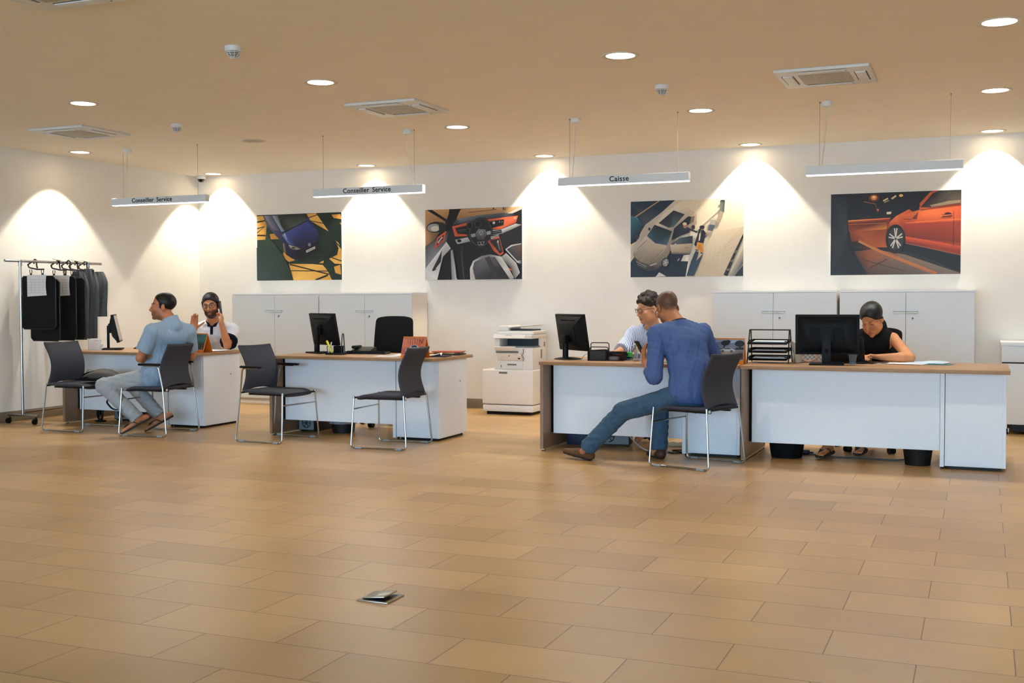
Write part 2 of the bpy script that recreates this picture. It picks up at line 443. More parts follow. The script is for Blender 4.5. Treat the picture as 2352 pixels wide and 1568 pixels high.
lightbar(-8.603, -7.38, 9.53, -8.415, (-8.47, -7.50), 'Conseiller  Service', -8.07, 'white light bar lettered Conseiller Service, hung at the far left over the first desk', -8.445)
lightbar(-6.092, -4.885, 9.53, -5.055, (-5.99, -4.985), 'Conseiller  Service', -5.485, 'white light bar lettered Conseiller Service, second from the left over the empty desk', -5.00)
lightbar(-3.526, -2.335, 9.53, -3.37, (-3.425, -2.44), 'Caisse', -2.955, 'white light bar lettered Caisse over the cash desk', -3.40)
lightbar(-1.355, -.153, 9.53, -1.195, (-1.25, -.25), None, 0, 'white light bar without lettering, hung at the right over the last desk', -1.23)
# ------------------------------------------------------------------ posters on the back wall
def norm(px, rect):
    x0, x1, y0, y1 = rect
    return [((x - x0) / (x1 - x0), (y - y0) / (y1 - y0)) for x, y in px]
def poster(xc, zc, w, h, label, polys, rect):
    t = thing('wall_poster', label, 'poster', (xc, YB - .022, zc), group='car photographs on the back wall')
    MB().box(-w / 2, w / 2, 0, .022, -h / 2, h / 2).build('panel', M('poster_board', (232, 232, 228), .5), t)
    def clip(P):
        # keep outlines inside the sheet
        for ax, lim, sg in ((0, 0.0, 1), (0, 1.0, -1), (1, 0.0, 1), (1, 1.0, -1)):
            out = []
            for i in range(len(P)):
                a, b = P[i - 1], P[i]
                ia = sg * (a[ax] - lim) >= 0; ib = sg * (b[ax] - lim) >= 0
                if ia != ib:
                    k = (lim - a[ax]) / (b[ax] - a[ax])
                    out.append((a[0] + (b[0] - a[0]) * k, a[1] + (b[1] - a[1]) * k))
                if ib: out.append(b)
            P = out
            if len(P) < 3: return None
        return P
    ps = []
    for P, c in polys:
        Q = clip(norm(P, rect))
        if Q: ps.append((Q, c))
    flat_print('print', ps, w, h, t, Matrix.Translation((0, -.0008, 0)))
W_, H_ = 1.245, .832
# --- blue car seen from above in striped light
r1 = (108, 800, 108, 651)
G = (28, 50, 46); Y1 = (226, 178, 92); Y2 = (206, 150, 66); DK = (14, 28, 28)
p1 = [([(108, 108), (800, 108), (800, 651), (108, 651)], [(34, 56, 46), (18, 42, 38), (22, 40, 38), (40, 62, 62)]),
 ([(108, 118), (165, 116), (190, 200), (178, 312), (108, 314)], [Y1, Y1, Y2, Y2]),
 ([(108, 160), (180, 150), (182, 160), (108, 172)], DK), ([(108, 215), (180, 200), (108, 260), (108, 250), (160, 212), (108, 225)], G),
 ([(108, 270), (180, 272), (180, 285), (108, 282)], DK),
 ([(215, 268), (290, 262), (300, 310), (225, 312)], Y2),
 ([(505, 112), (598, 110), (625, 150), (698, 260), (640, 225), (545, 165)], [Y2, Y1, Y1, Y1]),
 (stroke((520, 150), (615, 120), 7), DK), (stroke((535, 165), (660, 195), 6), DK),
 ([(600, 108), (720, 108), (800, 230), (800, 310), (740, 320)], (16, 38, 34)),
 ([(722, 126), (792, 124), (800, 150), (800, 165), (738, 152)], Y2),
 ([(785, 190), (800, 195), (800, 215)], Y2),
 ([(735, 325), (775, 352), (795, 395), (800, 420), (800, 525), (745, 520), (700, 480), (765, 450), (778, 395)], [Y1, Y1, Y2, Y2]),
 (stroke((740, 330), (800, 400), 9), DK), (stroke((720, 470), (800, 500), 8), G),
 ([(330, 420), (425, 488), (372, 500), (320, 455)], Y2),
 ([(372, 515), (560, 520), (650, 530), (690, 580), (722, 651), (410, 651)], [Y2, Y1, Y1, Y2, Y2, Y1]),
 (stroke((380, 520), (700, 606), 10), DK), (stroke((390, 572), (700, 580), 7), DK), (stroke((590, 651), (690, 612), 14), DK),
 ([(740, 545), (790, 530), (796, 610), (750, 595)], Y2),
 ([(545, 170), (700, 265), (772, 380), (742, 440), (655, 500), (440, 500), (470, 470), (600, 400), (625, 320)], [(20, 44, 38), (16, 40, 36), (10, 22, 24), (12, 26, 26)]),
 ([(640, 500), (660, 495), (655, 515), (620, 515)], Y2),
 ([(162, 116), (330, 112), (520, 108), (560, 180), (612, 250), (626, 320), (612, 395), (540, 448), (470, 478), (400, 472), (352, 440), (330, 350), (250, 262), (190, 190)],
  [(70, 82, 120), (40, 48, 90), (30, 36, 70), (36, 44, 100), (42, 52, 112), (24, 28, 66), (12, 14, 32), (10, 12, 26), (10, 12, 26), (14, 16, 36), (26, 30, 64), (34, 42, 84), (70, 80, 112), (90, 100, 130)]),
 ([(172, 118), (222, 116), (300, 240), (275, 250), (240, 225)], [(150, 150, 160), (90, 96, 120), (60, 70, 110), (40, 48, 90), (120, 120, 130)]),
 ([(240, 118), (290, 117), (345, 245), (318, 252)], [(150, 160, 170), (40, 48, 70), (90, 110, 140), (130, 160, 180)]),
 ([(288, 118), (500, 110), (528, 162), (445, 225), (345, 250), (312, 200)], [(22, 24, 22), (18, 24, 24), (46, 66, 66), (70, 92, 88), (26, 34, 36), (20, 22, 22)]),
 (stroke((345, 252), (528, 168), 8), (10, 12, 20)),
 ([(500, 114), (522, 112), (530, 130), (515, 150)], DK),
 ([(345, 262), (528, 172), (600, 245), (616, 312), (520, 356), (430, 365), (372, 335)], [(60, 78, 150), (52, 64, 140), (44, 54, 116), (30, 36, 80), (20, 24, 58), (22, 26, 62), (58, 80, 150)]),
 ([(318, 280), (345, 262), (372, 335), (430, 365), (375, 362)], [(80, 110, 160), (160, 190, 220), (90, 120, 180), (40, 48, 96), (30, 36, 80)]),
 ([(375, 360), (435, 378), (484, 398), (440, 402), (388, 392)], [(200, 196, 176), (130, 130, 120), (60, 64, 80), (160, 150, 130), (90, 90, 90)]),
 (ell(415, 385, 14, 7, 12), (40, 44, 52)),
 ([(484, 392), (622, 330), (624, 345), (490, 404)], (14, 16, 30)),
 ([(440, 408), (612, 345), (612, 395), (540, 440), (470, 468), (420, 445)], [(16, 18, 36), (20, 24, 50), (10, 12, 24), (8, 10, 18)]),
 (ell(545, 362, 11, 13, 14), (176, 182, 190)), (ell(545, 362, 8, 10, 14), (24, 28, 60)), (stroke((539, 355), (545, 370), 2.5), (176, 182, 190)), (stroke((551, 355), (545, 370), 2.5), (176, 182, 190)),
 ([(517, 410), (590, 378), (592, 396), (520, 429)], (196, 196, 190)), (stroke((526, 416), (584, 391), 5), (90, 92, 96)),
 ([(328, 345), (345, 345), (358, 430), (338, 425)], [(150, 140, 130), (60, 60, 64), (40, 40, 44), (150, 130, 110)]),
 ([(108, 651), (108, 380), (215, 300), (330, 440), (385, 560), (410, 651)], [(52, 74, 74), (36, 58, 54), (40, 64, 56), (34, 54, 50), (26, 44, 42), (24, 42, 42)])]
poster(-7.926, 1.943, W_, H_, 'poster of a blue car seen from above in striped light, leftmost on the back wall', p1, r1)
# --- car interior
r2 = (1488, 2281, 68, 651)
T1 = (196, 152, 104); T2 = (150, 112, 76); OR = (214, 96, 62); OR2 = (176, 74, 48); LG = (206, 206, 206); GR = (96, 100, 108); BK = (20, 22, 26)
p2_ = [([(1488, 68), (2281, 68), (2281, 651), (1488, 651)], [(40, 42, 48), (40, 42, 48), (26, 28, 32), (22, 24, 28)]),
 ([(1488, 68), (1700, 68), (1664, 165), (1560, 330), (1488, 368)], [T1, T1, T2, (110, 84, 60), T2]),
 (stroke((1488, 225), (1640, 215), 40), [(160, 120, 80), (150, 110, 74), (130, 96, 66), (140, 104, 70)]),
 ([(1780, 72), (2281, 68), (2200, 120), (1750, 152)], [T1, (214, 176, 128), (180, 140, 100), T2]),
 (stroke((1850, 100), (2080, 84), 6), (110, 84, 60)), (stroke((2050, 62), (2055, 82), 9), BK), (stroke((2130, 62), (2135, 92), 8), BK), (stroke((2145, 62), (2148, 92), 5), BK),
 ([(1500, 68), (1545, 68), (1680, 160), (1668, 175)], (18, 20, 24)),
 ([(1692, 68), (1790, 68), (1725, 180), (1700, 240), (1655, 250), (1680, 160)], (16, 18, 22)),
 (ell(1576, 214, 76, 46, 24, -.06), (26, 28, 32)), (ell(1562, 218, 56, 34, 22), (150, 152, 150)), (ell(1572, 224, 36, 22, 18), (206, 200, 186)), ([(1600, 170), (1648, 180), (1645, 250), (1606, 252)], (34, 36, 40)),
 ([(1488, 372), (1670, 245), (1690, 262), (1665, 330), (1488, 560)], [(60, 62, 70), (40, 42, 48), (40, 42, 48), (110, 114, 124), (120, 124, 132)]),
 ([(1722, 192), (1768, 148), (1960, 124), (2140, 112), (2236, 130), (2180, 150), (2000, 158), (1850, 186)], [(70, 76, 86), (120, 130, 140), (104, 112, 122), (96, 104, 112), (70, 74, 82), (60, 64, 70), (60, 64, 70), (54, 58, 64)]),
 (stroke((1740, 182), (1770, 165), 6), BK),
 ([(1716, 212), (1862, 180), (1850, 204), (1742, 226), (1762, 272), (1838, 280), (1842, 294), (1738, 294)], [OR, OR, OR2, OR2, OR2, OR2, OR, OR]),
 ([(1742, 226), (1850, 204), (1850, 280), (1764, 272)], (24, 26, 30)), (stroke((1760, 245), (1835, 240), 8), (70, 74, 80)), (stroke((1765, 258), (1835, 256), 5), (60, 62, 68)),
 ([(2000, 162), (2252, 140), (2250, 160), (2232, 198), (2110, 246), (2030, 242)], [OR, (230, 120, 84), OR, OR2, OR, OR2]),
 ([(2012, 180), (2140, 166), (2136, 214), (2036, 236)], (22, 24, 28)), (ell(2058, 192, 11, 11, 14), (206, 206, 200)), (ell(2104, 186, 5, 5, 8), (150, 150, 150)), (ell(2124, 186, 4, 5, 8), (150, 150, 150)),
 ([(2166, 120), (2281, 64), (2281, 92), (2212, 122)], (200, 196, 190)), ([(2205, 122), (2281, 90), (2281, 210), (2235, 200), (2252, 140)], (30, 30, 34)), (ell(2228, 160, 8, 8, 12), (190, 180, 170)),
 ([(2030, 250), (2110, 250), (2232, 204), (2281, 214), (2160, 268), (2120, 282), (2040, 290)], [(170, 172, 176), LG, LG, (150, 150, 154), (120, 122, 128), (150, 152, 156), (160, 160, 166)]),
 ([(2045, 258), (2120, 250), (2124, 276), (2048, 286)], (34, 36, 40)), (stroke((2050, 270), (2118, 262), 4), (130, 132, 136)),
 ([(1740, 322), (1846, 304), (1868, 340), (1760, 358)], [(150, 152, 160), (190, 192, 196), (130, 132, 140), (170, 172, 178)]), (ell(1776, 332, 18, 13, 16), BK),
 ([(1562, 398), (1592, 300), (1668, 246), (1652, 330)], [OR2, OR, OR, OR2]), ([(1582, 368), (1600, 312), (1648, 276), (1640, 318)], (40, 40, 46)), (stroke((1596, 345), (1636, 296), 12), (176, 178, 182)),
 ([(1488, 560), (1668, 336), (1706, 392), (1640, 460), (1590, 651), (1488, 651)], [(196, 200, 206), (214, 214, 214), (190, 192, 196), (150, 152, 158), (216, 216, 216), (190, 192, 198)]),
 ([(1600, 470), (1632, 405), (1622, 500), (1560, 580), (1552, 560)], (34, 36, 40)), (stroke((1548, 572), (1580, 560), 14), (40, 42, 46)),
 ([(1606, 651), (1660, 440), (1712, 400), (1720, 470), (1700, 651)], (16, 18, 20)),
 ([(1704, 410), (1722, 400), (1758, 651), (1712, 651)], [(150, 154, 162), (120, 124, 132), (190, 194, 200), (120, 124, 132)]), (stroke((1742, 500), (1756, 640), 8), (30, 32, 36)),
 ([(1724, 380), (1900, 392), (2040, 440), (1880, 500), (1860, 651), (1810, 651)], (24, 26, 28)), (stroke((1798, 378), (1802, 422), 22), (48, 50, 54)), (stroke((1792, 420), (1815, 651), 14), (60, 64, 70)),
 (ell(1952, 266, 100, 120, 32), (26, 28, 32)), (ell(1952, 266, 94, 114, 32), (70, 74, 80)), (ell(1952, 266, 88, 108, 32), (26, 28, 32)), (ell(1952, 258, 80, 100, 30), (36, 38, 42)),
 (ell(1862, 210, 28, 30, 18), (60, 62, 66)), (ell(1862, 210, 21, 23, 18), (24, 26, 30)), (ell(1930, 200, 28, 30, 18), (60, 62, 66)), (ell(1930, 200, 21, 23, 18), (24, 26, 30)), ([(1874, 240), (2030, 236), (2020, 330), (1900, 340)], (30, 32, 36)),
 ([(1905, 280), (1935, 240), (1990, 244), (2004, 280), (1978, 330), (1930, 328)], [(90, 94, 100), (120, 124, 130), (120, 124, 130), (90, 94, 100), (60, 62, 68), (60, 62, 68)]),
 ([(1870, 282), (1905, 272), (1912, 300), (1880, 306)], (150, 154, 158)), ([(2002, 262), (2034, 256), (2036, 284), (2004, 290)], (150, 154, 158)),
 (ell(1957, 272, 15, 17, 18), (200, 204, 208)), (ell(1957, 272, 12, 14, 18), (50, 52, 58)), (stroke((1950, 262), (1957, 282), 2.5), (206, 208, 212)), (stroke((1964, 262), (1957, 282), 2.5), (206, 208, 212)),
 ([(1925, 345), (1985, 340), (1976, 372), (1935, 372)], (120, 124, 130)), (ell(1944, 356, 9, 11, 12), BK), (ell(1968, 354, 8, 11, 12), BK),
 ([(2036, 305), (2100, 288), (2104, 310), (2040, 325)], (170, 170, 172)), (stroke((2042, 312), (2100, 298), 4), BK),
 ([(2012, 340), (2040, 326), (2104, 300), (2140, 440), (2110, 462), (2060, 420)], [OR2, (40, 42, 46), OR, OR, OR2, OR2]), ([(2030, 340), (2104, 318), (2132, 430), (2110, 444)], (30, 30, 34)), (ell(2094, 346, 8, 12, 12), (170, 168, 162)), (stroke((2094, 356), (2112, 420), 14), [(90, 88, 88), (70, 70, 72), (50, 50, 54), (120, 118, 116)]),
 ([(2100, 292), (2281, 225), (2281, 370), (2150, 400), (2140, 430)], (34, 34, 40)),
 ([(2120, 470), (2160, 440), (2240, 520), (2270, 600), (2230, 651), (2190, 560)], [(150, 150, 152), (190, 190, 190), (200, 200, 200), (190, 188, 186), (120, 118, 118), (60, 60, 64)]), ([(2180, 560), (2205, 572), (2205, 582), (2182, 575)], (214, 80, 50)),
 ([(1868, 651), (1866, 560), (1892, 500), (1960, 460), (2030, 448), (2120, 468), (2180, 560), (2222, 640), (2215, 651)], [(196, 196, 196), (216, 216, 216), (200, 200, 200), (120, 122, 130), (110, 112, 118), (210, 210, 206), (206, 204, 200), (180, 178, 176), (160, 160, 160)]),
 ([(1910, 651), (1890, 560), (1902, 510), (1990, 470), (2070, 470), (2130, 560), (2190, 651)], [(60, 62, 68), (84, 86, 96), (70, 72, 80), (104, 106, 116), (74, 76, 84), (44, 46, 50), (36, 36, 40)]),
 (stroke((2006, 470), (2100, 651), 40), [(62, 56, 60), (62, 56, 60), (46, 42, 46), (46, 42, 46)]),
 ([(2152, 410), (2200, 376), (2281, 362), (2281, 530), (2250, 520)], [(190, 190, 188), (206, 206, 204), (170, 168, 166), (90, 86, 84), (206, 204, 200)]), ([(2166, 410), (2210, 384), (2281, 372), (2281, 500), (2250, 505)], [(50, 50, 56), (84, 82, 86), (110, 84, 76), (70, 56, 52), (60, 58, 62)])]
poster(-5.526, 1.93, W_, H_, 'poster of a car interior with steering wheel and orange trim', p2_, r2)
# --- silver car from above
r3 = (80, 825, 112, 621)
SV = (196, 184, 166); SV2 = (150, 138, 122); NB = (22, 34, 52); PV = (220, 204, 178); PV2 = (200, 182, 154); WN = (30, 48, 62)
p3_ = [([(80, 112), (825, 112), (825, 621), (80, 621)], [(226, 212, 186), (240, 226, 198), (196, 182, 160), (214, 198, 170)]),
 ([(80, 112), (380, 112), (300, 190), (200, 260), (150, 330), (80, 400)], [(24, 46, 66), (20, 38, 58), (26, 44, 62), (70, 80, 84), (30, 44, 56), (30, 50, 66)]),
 (stroke((110, 216), (275, 112), 7), (190, 150, 104)), (stroke((80, 150), (135, 112), 4), (60, 84, 100)),
 ([(380, 112), (430, 112), (300, 205), (150, 400), (80, 520), (80, 430), (180, 270), (290, 190)], [PV, PV, (206, 196, 176), (170, 160, 144), (196, 184, 166), (206, 196, 178), (190, 180, 162), (200, 190, 170)]),
 ([(80, 205), (125, 218), (152, 260), (150, 320), (120, 380), (80, 400)], [(60, 120, 140), (70, 130, 146), (40, 80, 100), (24, 40, 54), (18, 26, 36), (16, 24, 34)]), (ell(126, 340, 16, 32, 14, .2), (40, 50, 58)),
 ([(80, 520), (110, 480), (330, 440), (505, 470), (470, 621), (80, 621)], [(30, 44, 62), (26, 38, 56), (18, 30, 48), (20, 34, 54), (18, 28, 46), (30, 42, 60)]),
 ([(500, 340), (540, 335), (470, 621), (450, 621)], (232, 222, 206)), ([(438, 478), (500, 474), (480, 520), (420, 518)], (222, 214, 202)), ([(275, 590), (322, 617), (250, 621)], (214, 212, 208)), (stroke((398, 515), (410, 500), 4), (210, 206, 200)),
 ([(500, 470), (545, 440), (640, 330), (825, 300), (825, 360), (700, 621), (470, 621)], [(206, 190, 164), (214, 198, 172), (224, 208, 182), (216, 198, 170), (206, 190, 162), (190, 174, 150), (200, 186, 164)]),
] + [(stroke((520 + 26 * k, 590 - 24 * k), (760 + 8 * k, 620 - 40 * k), 1.6), (186, 168, 140)) for k in range(9)] + [(stroke((560 + 30 * k, 420), (530 + 30 * k, 600), 1.4), (190, 172, 144)) for k in range(8)] + [
 ([(700, 612), (760, 480), (825, 345), (825, 372), (770, 500), (725, 621)], (34, 32, 34)), (stroke((720, 580), (740, 575), 12), (120, 112, 104)), (stroke((745, 525), (765, 515), 10), (120, 112, 104)), (stroke((770, 468), (788, 455), 10), (120, 112, 104)),
 ([(735, 621), (825, 440), (825, 540), (770, 621)], [(150, 140, 126), (190, 176, 156), (70, 80, 86), (110, 110, 108)]), ([(770, 621), (825, 550), (825, 621)], (30, 40, 46)),
 (stroke((540, 295), (690, 160), 10), (238, 226, 204)), (stroke((600, 380), (640, 300), 4), (190, 176, 150)),
 ([(676, 128), (708, 126), (702, 205), (674, 190)], [(100, 112, 108), (60, 72, 72), (70, 80, 78), (130, 136, 128)]), (ell(692, 128, 16, 6, 14), (40, 48, 50)), ([(676, 195), (700, 205), (672, 272), (650, 268)], (176, 160, 136)),
 ([(612, 246), (650, 252), (645, 284), (608, 280)], (176, 170, 152)), ([(612, 246), (630, 236), (655, 240), (650, 254)], (214, 206, 188)), ([(606, 282), (645, 286), (628, 324), (598, 318)], (86, 96, 104)),
 # the car
 ([(100, 470), (110, 430), (180, 350), (255, 260), (330, 180), (400, 152), (470, 168), (522, 205), (526, 270), (500, 300), (420, 330), (360, 400), (350, 455), (300, 540), (255, 578), (195, 580), (130, 545)],
  [(120, 110, 100), (190, 178, 160), (206, 196, 178), (214, 204, 186), (226, 216, 198), (236, 226, 206), (222, 206, 180), (206, 182, 152), (190, 168, 140), (150, 134, 114), (120, 108, 94), (150, 138, 122), (140, 128, 112), (90, 82, 74), (40, 44, 48), (60, 60, 62), (80, 78, 76)]),
 ([(272, 262), (372, 180), (446, 208), (372, 290), (340, 294)], [(40, 36, 36), (34, 30, 30), (44, 40, 40), (80, 100, 108), (50, 56, 60)]),
 ([(192, 345), (245, 272), (362, 318), (330, 410), (250, 395)], [(60, 96, 112), (24, 32, 36), (26, 36, 42), (70, 106, 122), (40, 70, 88)]),
 ([(376, 300), (470, 222), (490, 226), (480, 270), (420, 320), (360, 370)], (24, 28, 34)), ([(490, 226), (512, 222), (505, 262), (478, 276)], (120, 104, 88)), (ell(502, 296, 12, 16, 14), (40, 42, 44)),
 (ell(210, 300, 8, 11, 12), (30, 34, 38)),
 ([(104, 470), (190, 352), (248, 398), (328, 414), (310, 450), (215, 538), (150, 515)], [(150, 140, 126), (206, 192, 172), (190, 176, 154), (196, 178, 152), (176, 156, 132), (120, 108, 94), (140, 128, 112)]), (stroke((130, 430), (196, 372), 3), (110, 100, 90)), (stroke((214, 530), (300, 440), 3), (110, 100, 90)),
 ([(108, 485), (150, 520), (215, 540), (260, 530), (250, 560), (190, 572), (128, 540)], [(60, 62, 64), (80, 80, 80), (90, 88, 84), (130, 124, 116), (40, 42, 46), (44, 46, 50), (60, 60, 62)]), (stroke((120, 515), (190, 550), 4), (150, 150, 148)), (stroke((130, 532), (190, 562), 3), (140, 140, 138)), (stroke((215, 545), (258, 530), 6), (190, 186, 176)),
 (ell(318, 526, 26, 32, 18, .3), (24, 26, 30)), (ell(320, 526, 20, 26, 18, .3), (120, 120, 122)),
] + [(stroke((320, 526), (320 + 19 * math.cos(a * 1.257), 526 + 24 * math.sin(a * 1.257)), 3), (190, 190, 188)) for a in range(5)] + [
 ([(352, 440), (360, 400), (420, 362), (500, 352), (498, 405), (372, 410)], [(120, 110, 98), (60, 70, 76), (60, 80, 88), (30, 36, 42), (26, 32, 38), (90, 86, 80)]),
 ([(350, 408), (498, 402), (484, 474), (360, 468)], [(196, 178, 152), (170, 150, 124), (120, 106, 90), (150, 134, 114)]), (stroke((448, 430), (472, 428), 4), (110, 96, 80)), (stroke((360, 462), (480, 468), 4), (90, 80, 70)), (ell(386, 412, 9, 13, 12), (160, 172, 176)),
 # man leaning out, woman on the pavement
 ([(372, 340), (400, 290), (440, 280), (478, 300), (480, 330), (420, 350), (360, 380)], [(20, 26, 38), (30, 36, 50), (34, 42, 60), (26, 32, 46), (22, 28, 42), (16, 20, 30), (14, 18, 26)]), (ell(450, 284, 13, 18, 14), (170, 112, 84)), (ell(447, 272, 14, 10, 14), (214, 200, 178)), (stroke((470, 305), (530, 330), 11), (26, 32, 46)),
 ([(540, 310), (560, 300), (582, 330), (592, 350), (580, 368), (568, 410), (540, 404), (520, 424), (510, 410), (530, 350)], (20, 24, 38)), (stroke((580, 350), (600, 346), 5), (190, 130, 100)), ([(546, 320), (556, 318), (548, 380), (538, 390)], (226, 206, 186)),
 (ell(562, 306, 9, 12, 14), (196, 140, 110)), (ell(561, 296, 17, 11, 14), (46, 32, 28)), ([(548, 300), (540, 330), (550, 340), (556, 312)], (46, 32, 28)), (stroke((556, 307), (574, 306), 6), (20, 20, 22)),
 ([(530, 395), (566, 402), (570, 462), (550, 460), (546, 415), (536, 446), (522, 440)], [(230, 160, 44), (226, 152, 40), (206, 130, 30), (206, 130, 30), (190, 116, 26), (216, 140, 34), (216, 140, 34)]), (stroke((552, 464), (568, 470), 7), (24, 24, 28)), (stroke((520, 444), (534, 450), 6), (24, 24, 28)),
 ([(520, 452), (540, 460), (524, 520), (570, 470), (560, 500), (510, 617), (460, 617), (490, 520)], [(34, 52, 74), (34, 52, 74), (46, 64, 84), (40, 56, 76), (40, 56, 76), (50, 68, 90), (50, 68, 90), (40, 58, 78)])]
poster(-2.983, 1.938, W_, H_, 'poster of a silver car from above with a person in yellow trousers beside it', p3_, r3)
# --- orange car by night
r4 = (1398, 2261, 56, 602)
O1 = (226, 96, 40); O2 = (170, 60, 26); O3 = (120, 40, 22)
p4_ = [([(1398, 56), (2261, 56), (2261, 602), (1398, 602)], [(18, 18, 22), (20, 18, 18), (60, 56, 56), (22, 26, 32)]),
 ([(1510, 240), (1800, 230), (1800, 420), (1700, 420), (1540, 380)], [(170, 78, 34), (120, 50, 28), (206, 110, 46), (190, 92, 38), (110, 48, 26)]),
 ([(1510, 250), (1780, 246), (1780, 300), (1515, 310)], [(120, 50, 24), (90, 36, 22), (236, 140, 60), (150, 64, 28)]),
 (stroke((1516, 238), (1800, 228), 8), [(255, 170, 90), (255, 120, 60), (226, 90, 40), (255, 150, 70)]), (stroke((1516, 262), (1770, 258), 4), (206, 110, 50)),
 (ell(1690, 90, 36, 26, 16), (110, 52, 22)), (ell(1690, 88, 22, 16, 14), (226, 140, 60)), (ell(1690, 84, 12, 8, 12), (255, 214, 150)), (ell(1870, 80, 14, 9, 12), (255, 196, 110)), (stroke((1752, 112), (1784, 96), 10), (226, 206, 150)), (stroke((1808, 100), (1838, 80), 12), (226, 206, 160)), (stroke((1760, 122), (1790, 110), 5), (200, 180, 120)), (ell(1716, 170, 8, 8, 12), (255, 90, 50)), (ell(1716, 170, 4, 4, 10), (255, 200, 150)),
 (stroke((1620, 112), (1700, 130), 4), (176, 120, 60)), (stroke((1700, 130), (1722, 200), 3), (120, 80, 40)), (stroke((1845, 60), (1850, 225), 7), (10, 10, 12)),
 ([(1776, 186), (1806, 184), (1806, 200), (1776, 202)], (230, 220, 190)), (stroke((1600, 222), (1660, 218), 14), (60, 28, 20)), (ell(1590, 190, 40, 30, 14), (30, 22, 20)), (ell(1740, 205, 40, 20, 14), (24, 18, 18)),
 ([(1398, 56), (1520, 70), (1515, 260), (1530, 420), (1660, 590), (1660, 602), (1398, 602)], [(30, 36, 44), (16, 18, 22), (40, 46, 54), (22, 22, 26), (16, 18, 22), (16, 18, 22), (22, 28, 36)]),
 ([(1420, 80), (1500, 74), (1512, 300), (1500, 420), (1404, 420)], [(36, 42, 50), (30, 34, 40), (52, 58, 64), (34, 38, 46), (28, 34, 40)]),
 ([(1530, 380), (1600, 372), (1700, 428), (1640, 440), (1560, 420)], [(40, 26, 20), (60, 34, 22), (120, 60, 30), (70, 40, 28), (40, 26, 20)]),
 ([(1560, 445), (1690, 430), (1900, 470), (2260, 596), (2260, 602), (1650, 602), (1600, 520)], [(90, 56, 40), (170, 96, 54), (130, 106, 90), (110, 96, 88), (110, 96, 88), (60, 46, 40), (70, 48, 38)]),
 (stroke((1590, 372), (1740, 448), 20), [(214, 140, 76), (206, 130, 70), (190, 110, 56), (170, 90, 44)]), (stroke((1740, 448), (2110, 602), 22), [(196, 120, 66), (150, 92, 60), (120, 78, 56), (176, 104, 58)]), (stroke((1660, 560), (1780, 500), 5), (44, 32, 28)), (stroke((1620, 500), (1900, 580), 4), (60, 44, 36)),
 ([(1900, 440), (2261, 480), (2261, 590), (2040, 490)], (18, 18, 20)),
 ([(1776, 370), (1776, 300), (1800, 250), (1840, 214), (1925, 172), (1980, 150), (2060, 66), (2090, 56), (2261, 56), (2261, 482), (2100, 455), (1905, 405), (1890, 330), (1850, 282), (1810, 290), (1790, 330)],
  [(90, 34, 20), (130, 46, 22), (236, 110, 50), (255, 130, 64), (240, 110, 50), (220, 96, 44), (206, 90, 44), (190, 80, 40), (180, 70, 36), (140, 50, 26), (150, 54, 28), (130, 46, 26), (120, 42, 24), (206, 84, 40), (170, 66, 32), (120, 42, 24)]),
 ([(1850, 218), (1990, 180), (2261, 160), (2261, 260), (1900, 270)], [(240, 112, 52), (250, 124, 60), (206, 86, 40), (190, 74, 34), (200, 80, 36)]),
 ([(1900, 270), (2261, 262), (2261, 400), (1920, 360)], [(170, 62, 30), (160, 58, 28), (130, 46, 24), (120, 42, 22)]),
 ([(1900, 350), (2261, 420), (2261, 452), (1910, 385)], [(220, 90, 44), (206, 80, 40), (150, 54, 28), (150, 54, 28)]), (stroke((1900, 402), (2261, 488), 12), (30, 22, 20)), (stroke((1905, 396), (2261, 480), 3), (150, 110, 90)),
 ([(2000, 160), (2078, 72), (2120, 56), (2261, 56), (2261, 142), (2060, 164)], [(40, 24, 18), (30, 26, 24), (26, 24, 24), (34, 28, 26), (90, 76, 60), (50, 36, 28)]), ([(2120, 120), (2180, 64), (2200, 62), (2150, 150), (2100, 158)], (54, 52, 50)), ([(2060, 150), (2180, 126), (2256, 122), (2256, 140), (2070, 162)], (130, 116, 90)),
 (stroke((2000, 180), (2261, 150), 4), (40, 20, 14)), ([(1925, 150), (1945, 128), (1975, 126), (1995, 145), (1990, 178), (1950, 188), (1928, 176)], (20, 18, 20)), ([(1944, 236), (1985, 190), (1976, 240)], (120, 44, 24)),
 (stroke((1886, 236), (1940, 240), 4), (150, 54, 26)), (stroke((2140, 222), (2204, 218), 16), (90, 32, 20)), (ell(2176, 208, 22, 8, 12), (50, 24, 18)), (stroke((2132, 222), (2206, 216), 5), (240, 120, 66)), (stroke((2214, 190), (2216, 420), 2.5), (90, 32, 20)), (stroke((1900, 262), (2261, 246), 3), (250, 140, 80)),
 (ell(1836, 366, 64, 96, 30), (20, 14, 14)), (ell(1838, 366, 58, 88, 30), (30, 30, 32)), (ell(1838, 364, 50, 74, 30), (56, 52, 50)),
] + [(stroke((1838, 364), (1838 + 47 * math.cos(-1.57 + a * 1.2566 + d), 364 + 70 * math.sin(-1.57 + a * 1.2566 + d)), 8), (214, 206, 196)) for a in range(5) for d in (-.17, .17)] + [
 (ell(1838, 366, 9, 12, 14), (150, 146, 140)), (ell(1838, 366, 5, 7, 12), (40, 40, 42))]
poster(-.8335, 1.937, W_ + .005, H_, 'poster of an orange car wheel and door at night, rightmost on the back wall', p4_, r4)

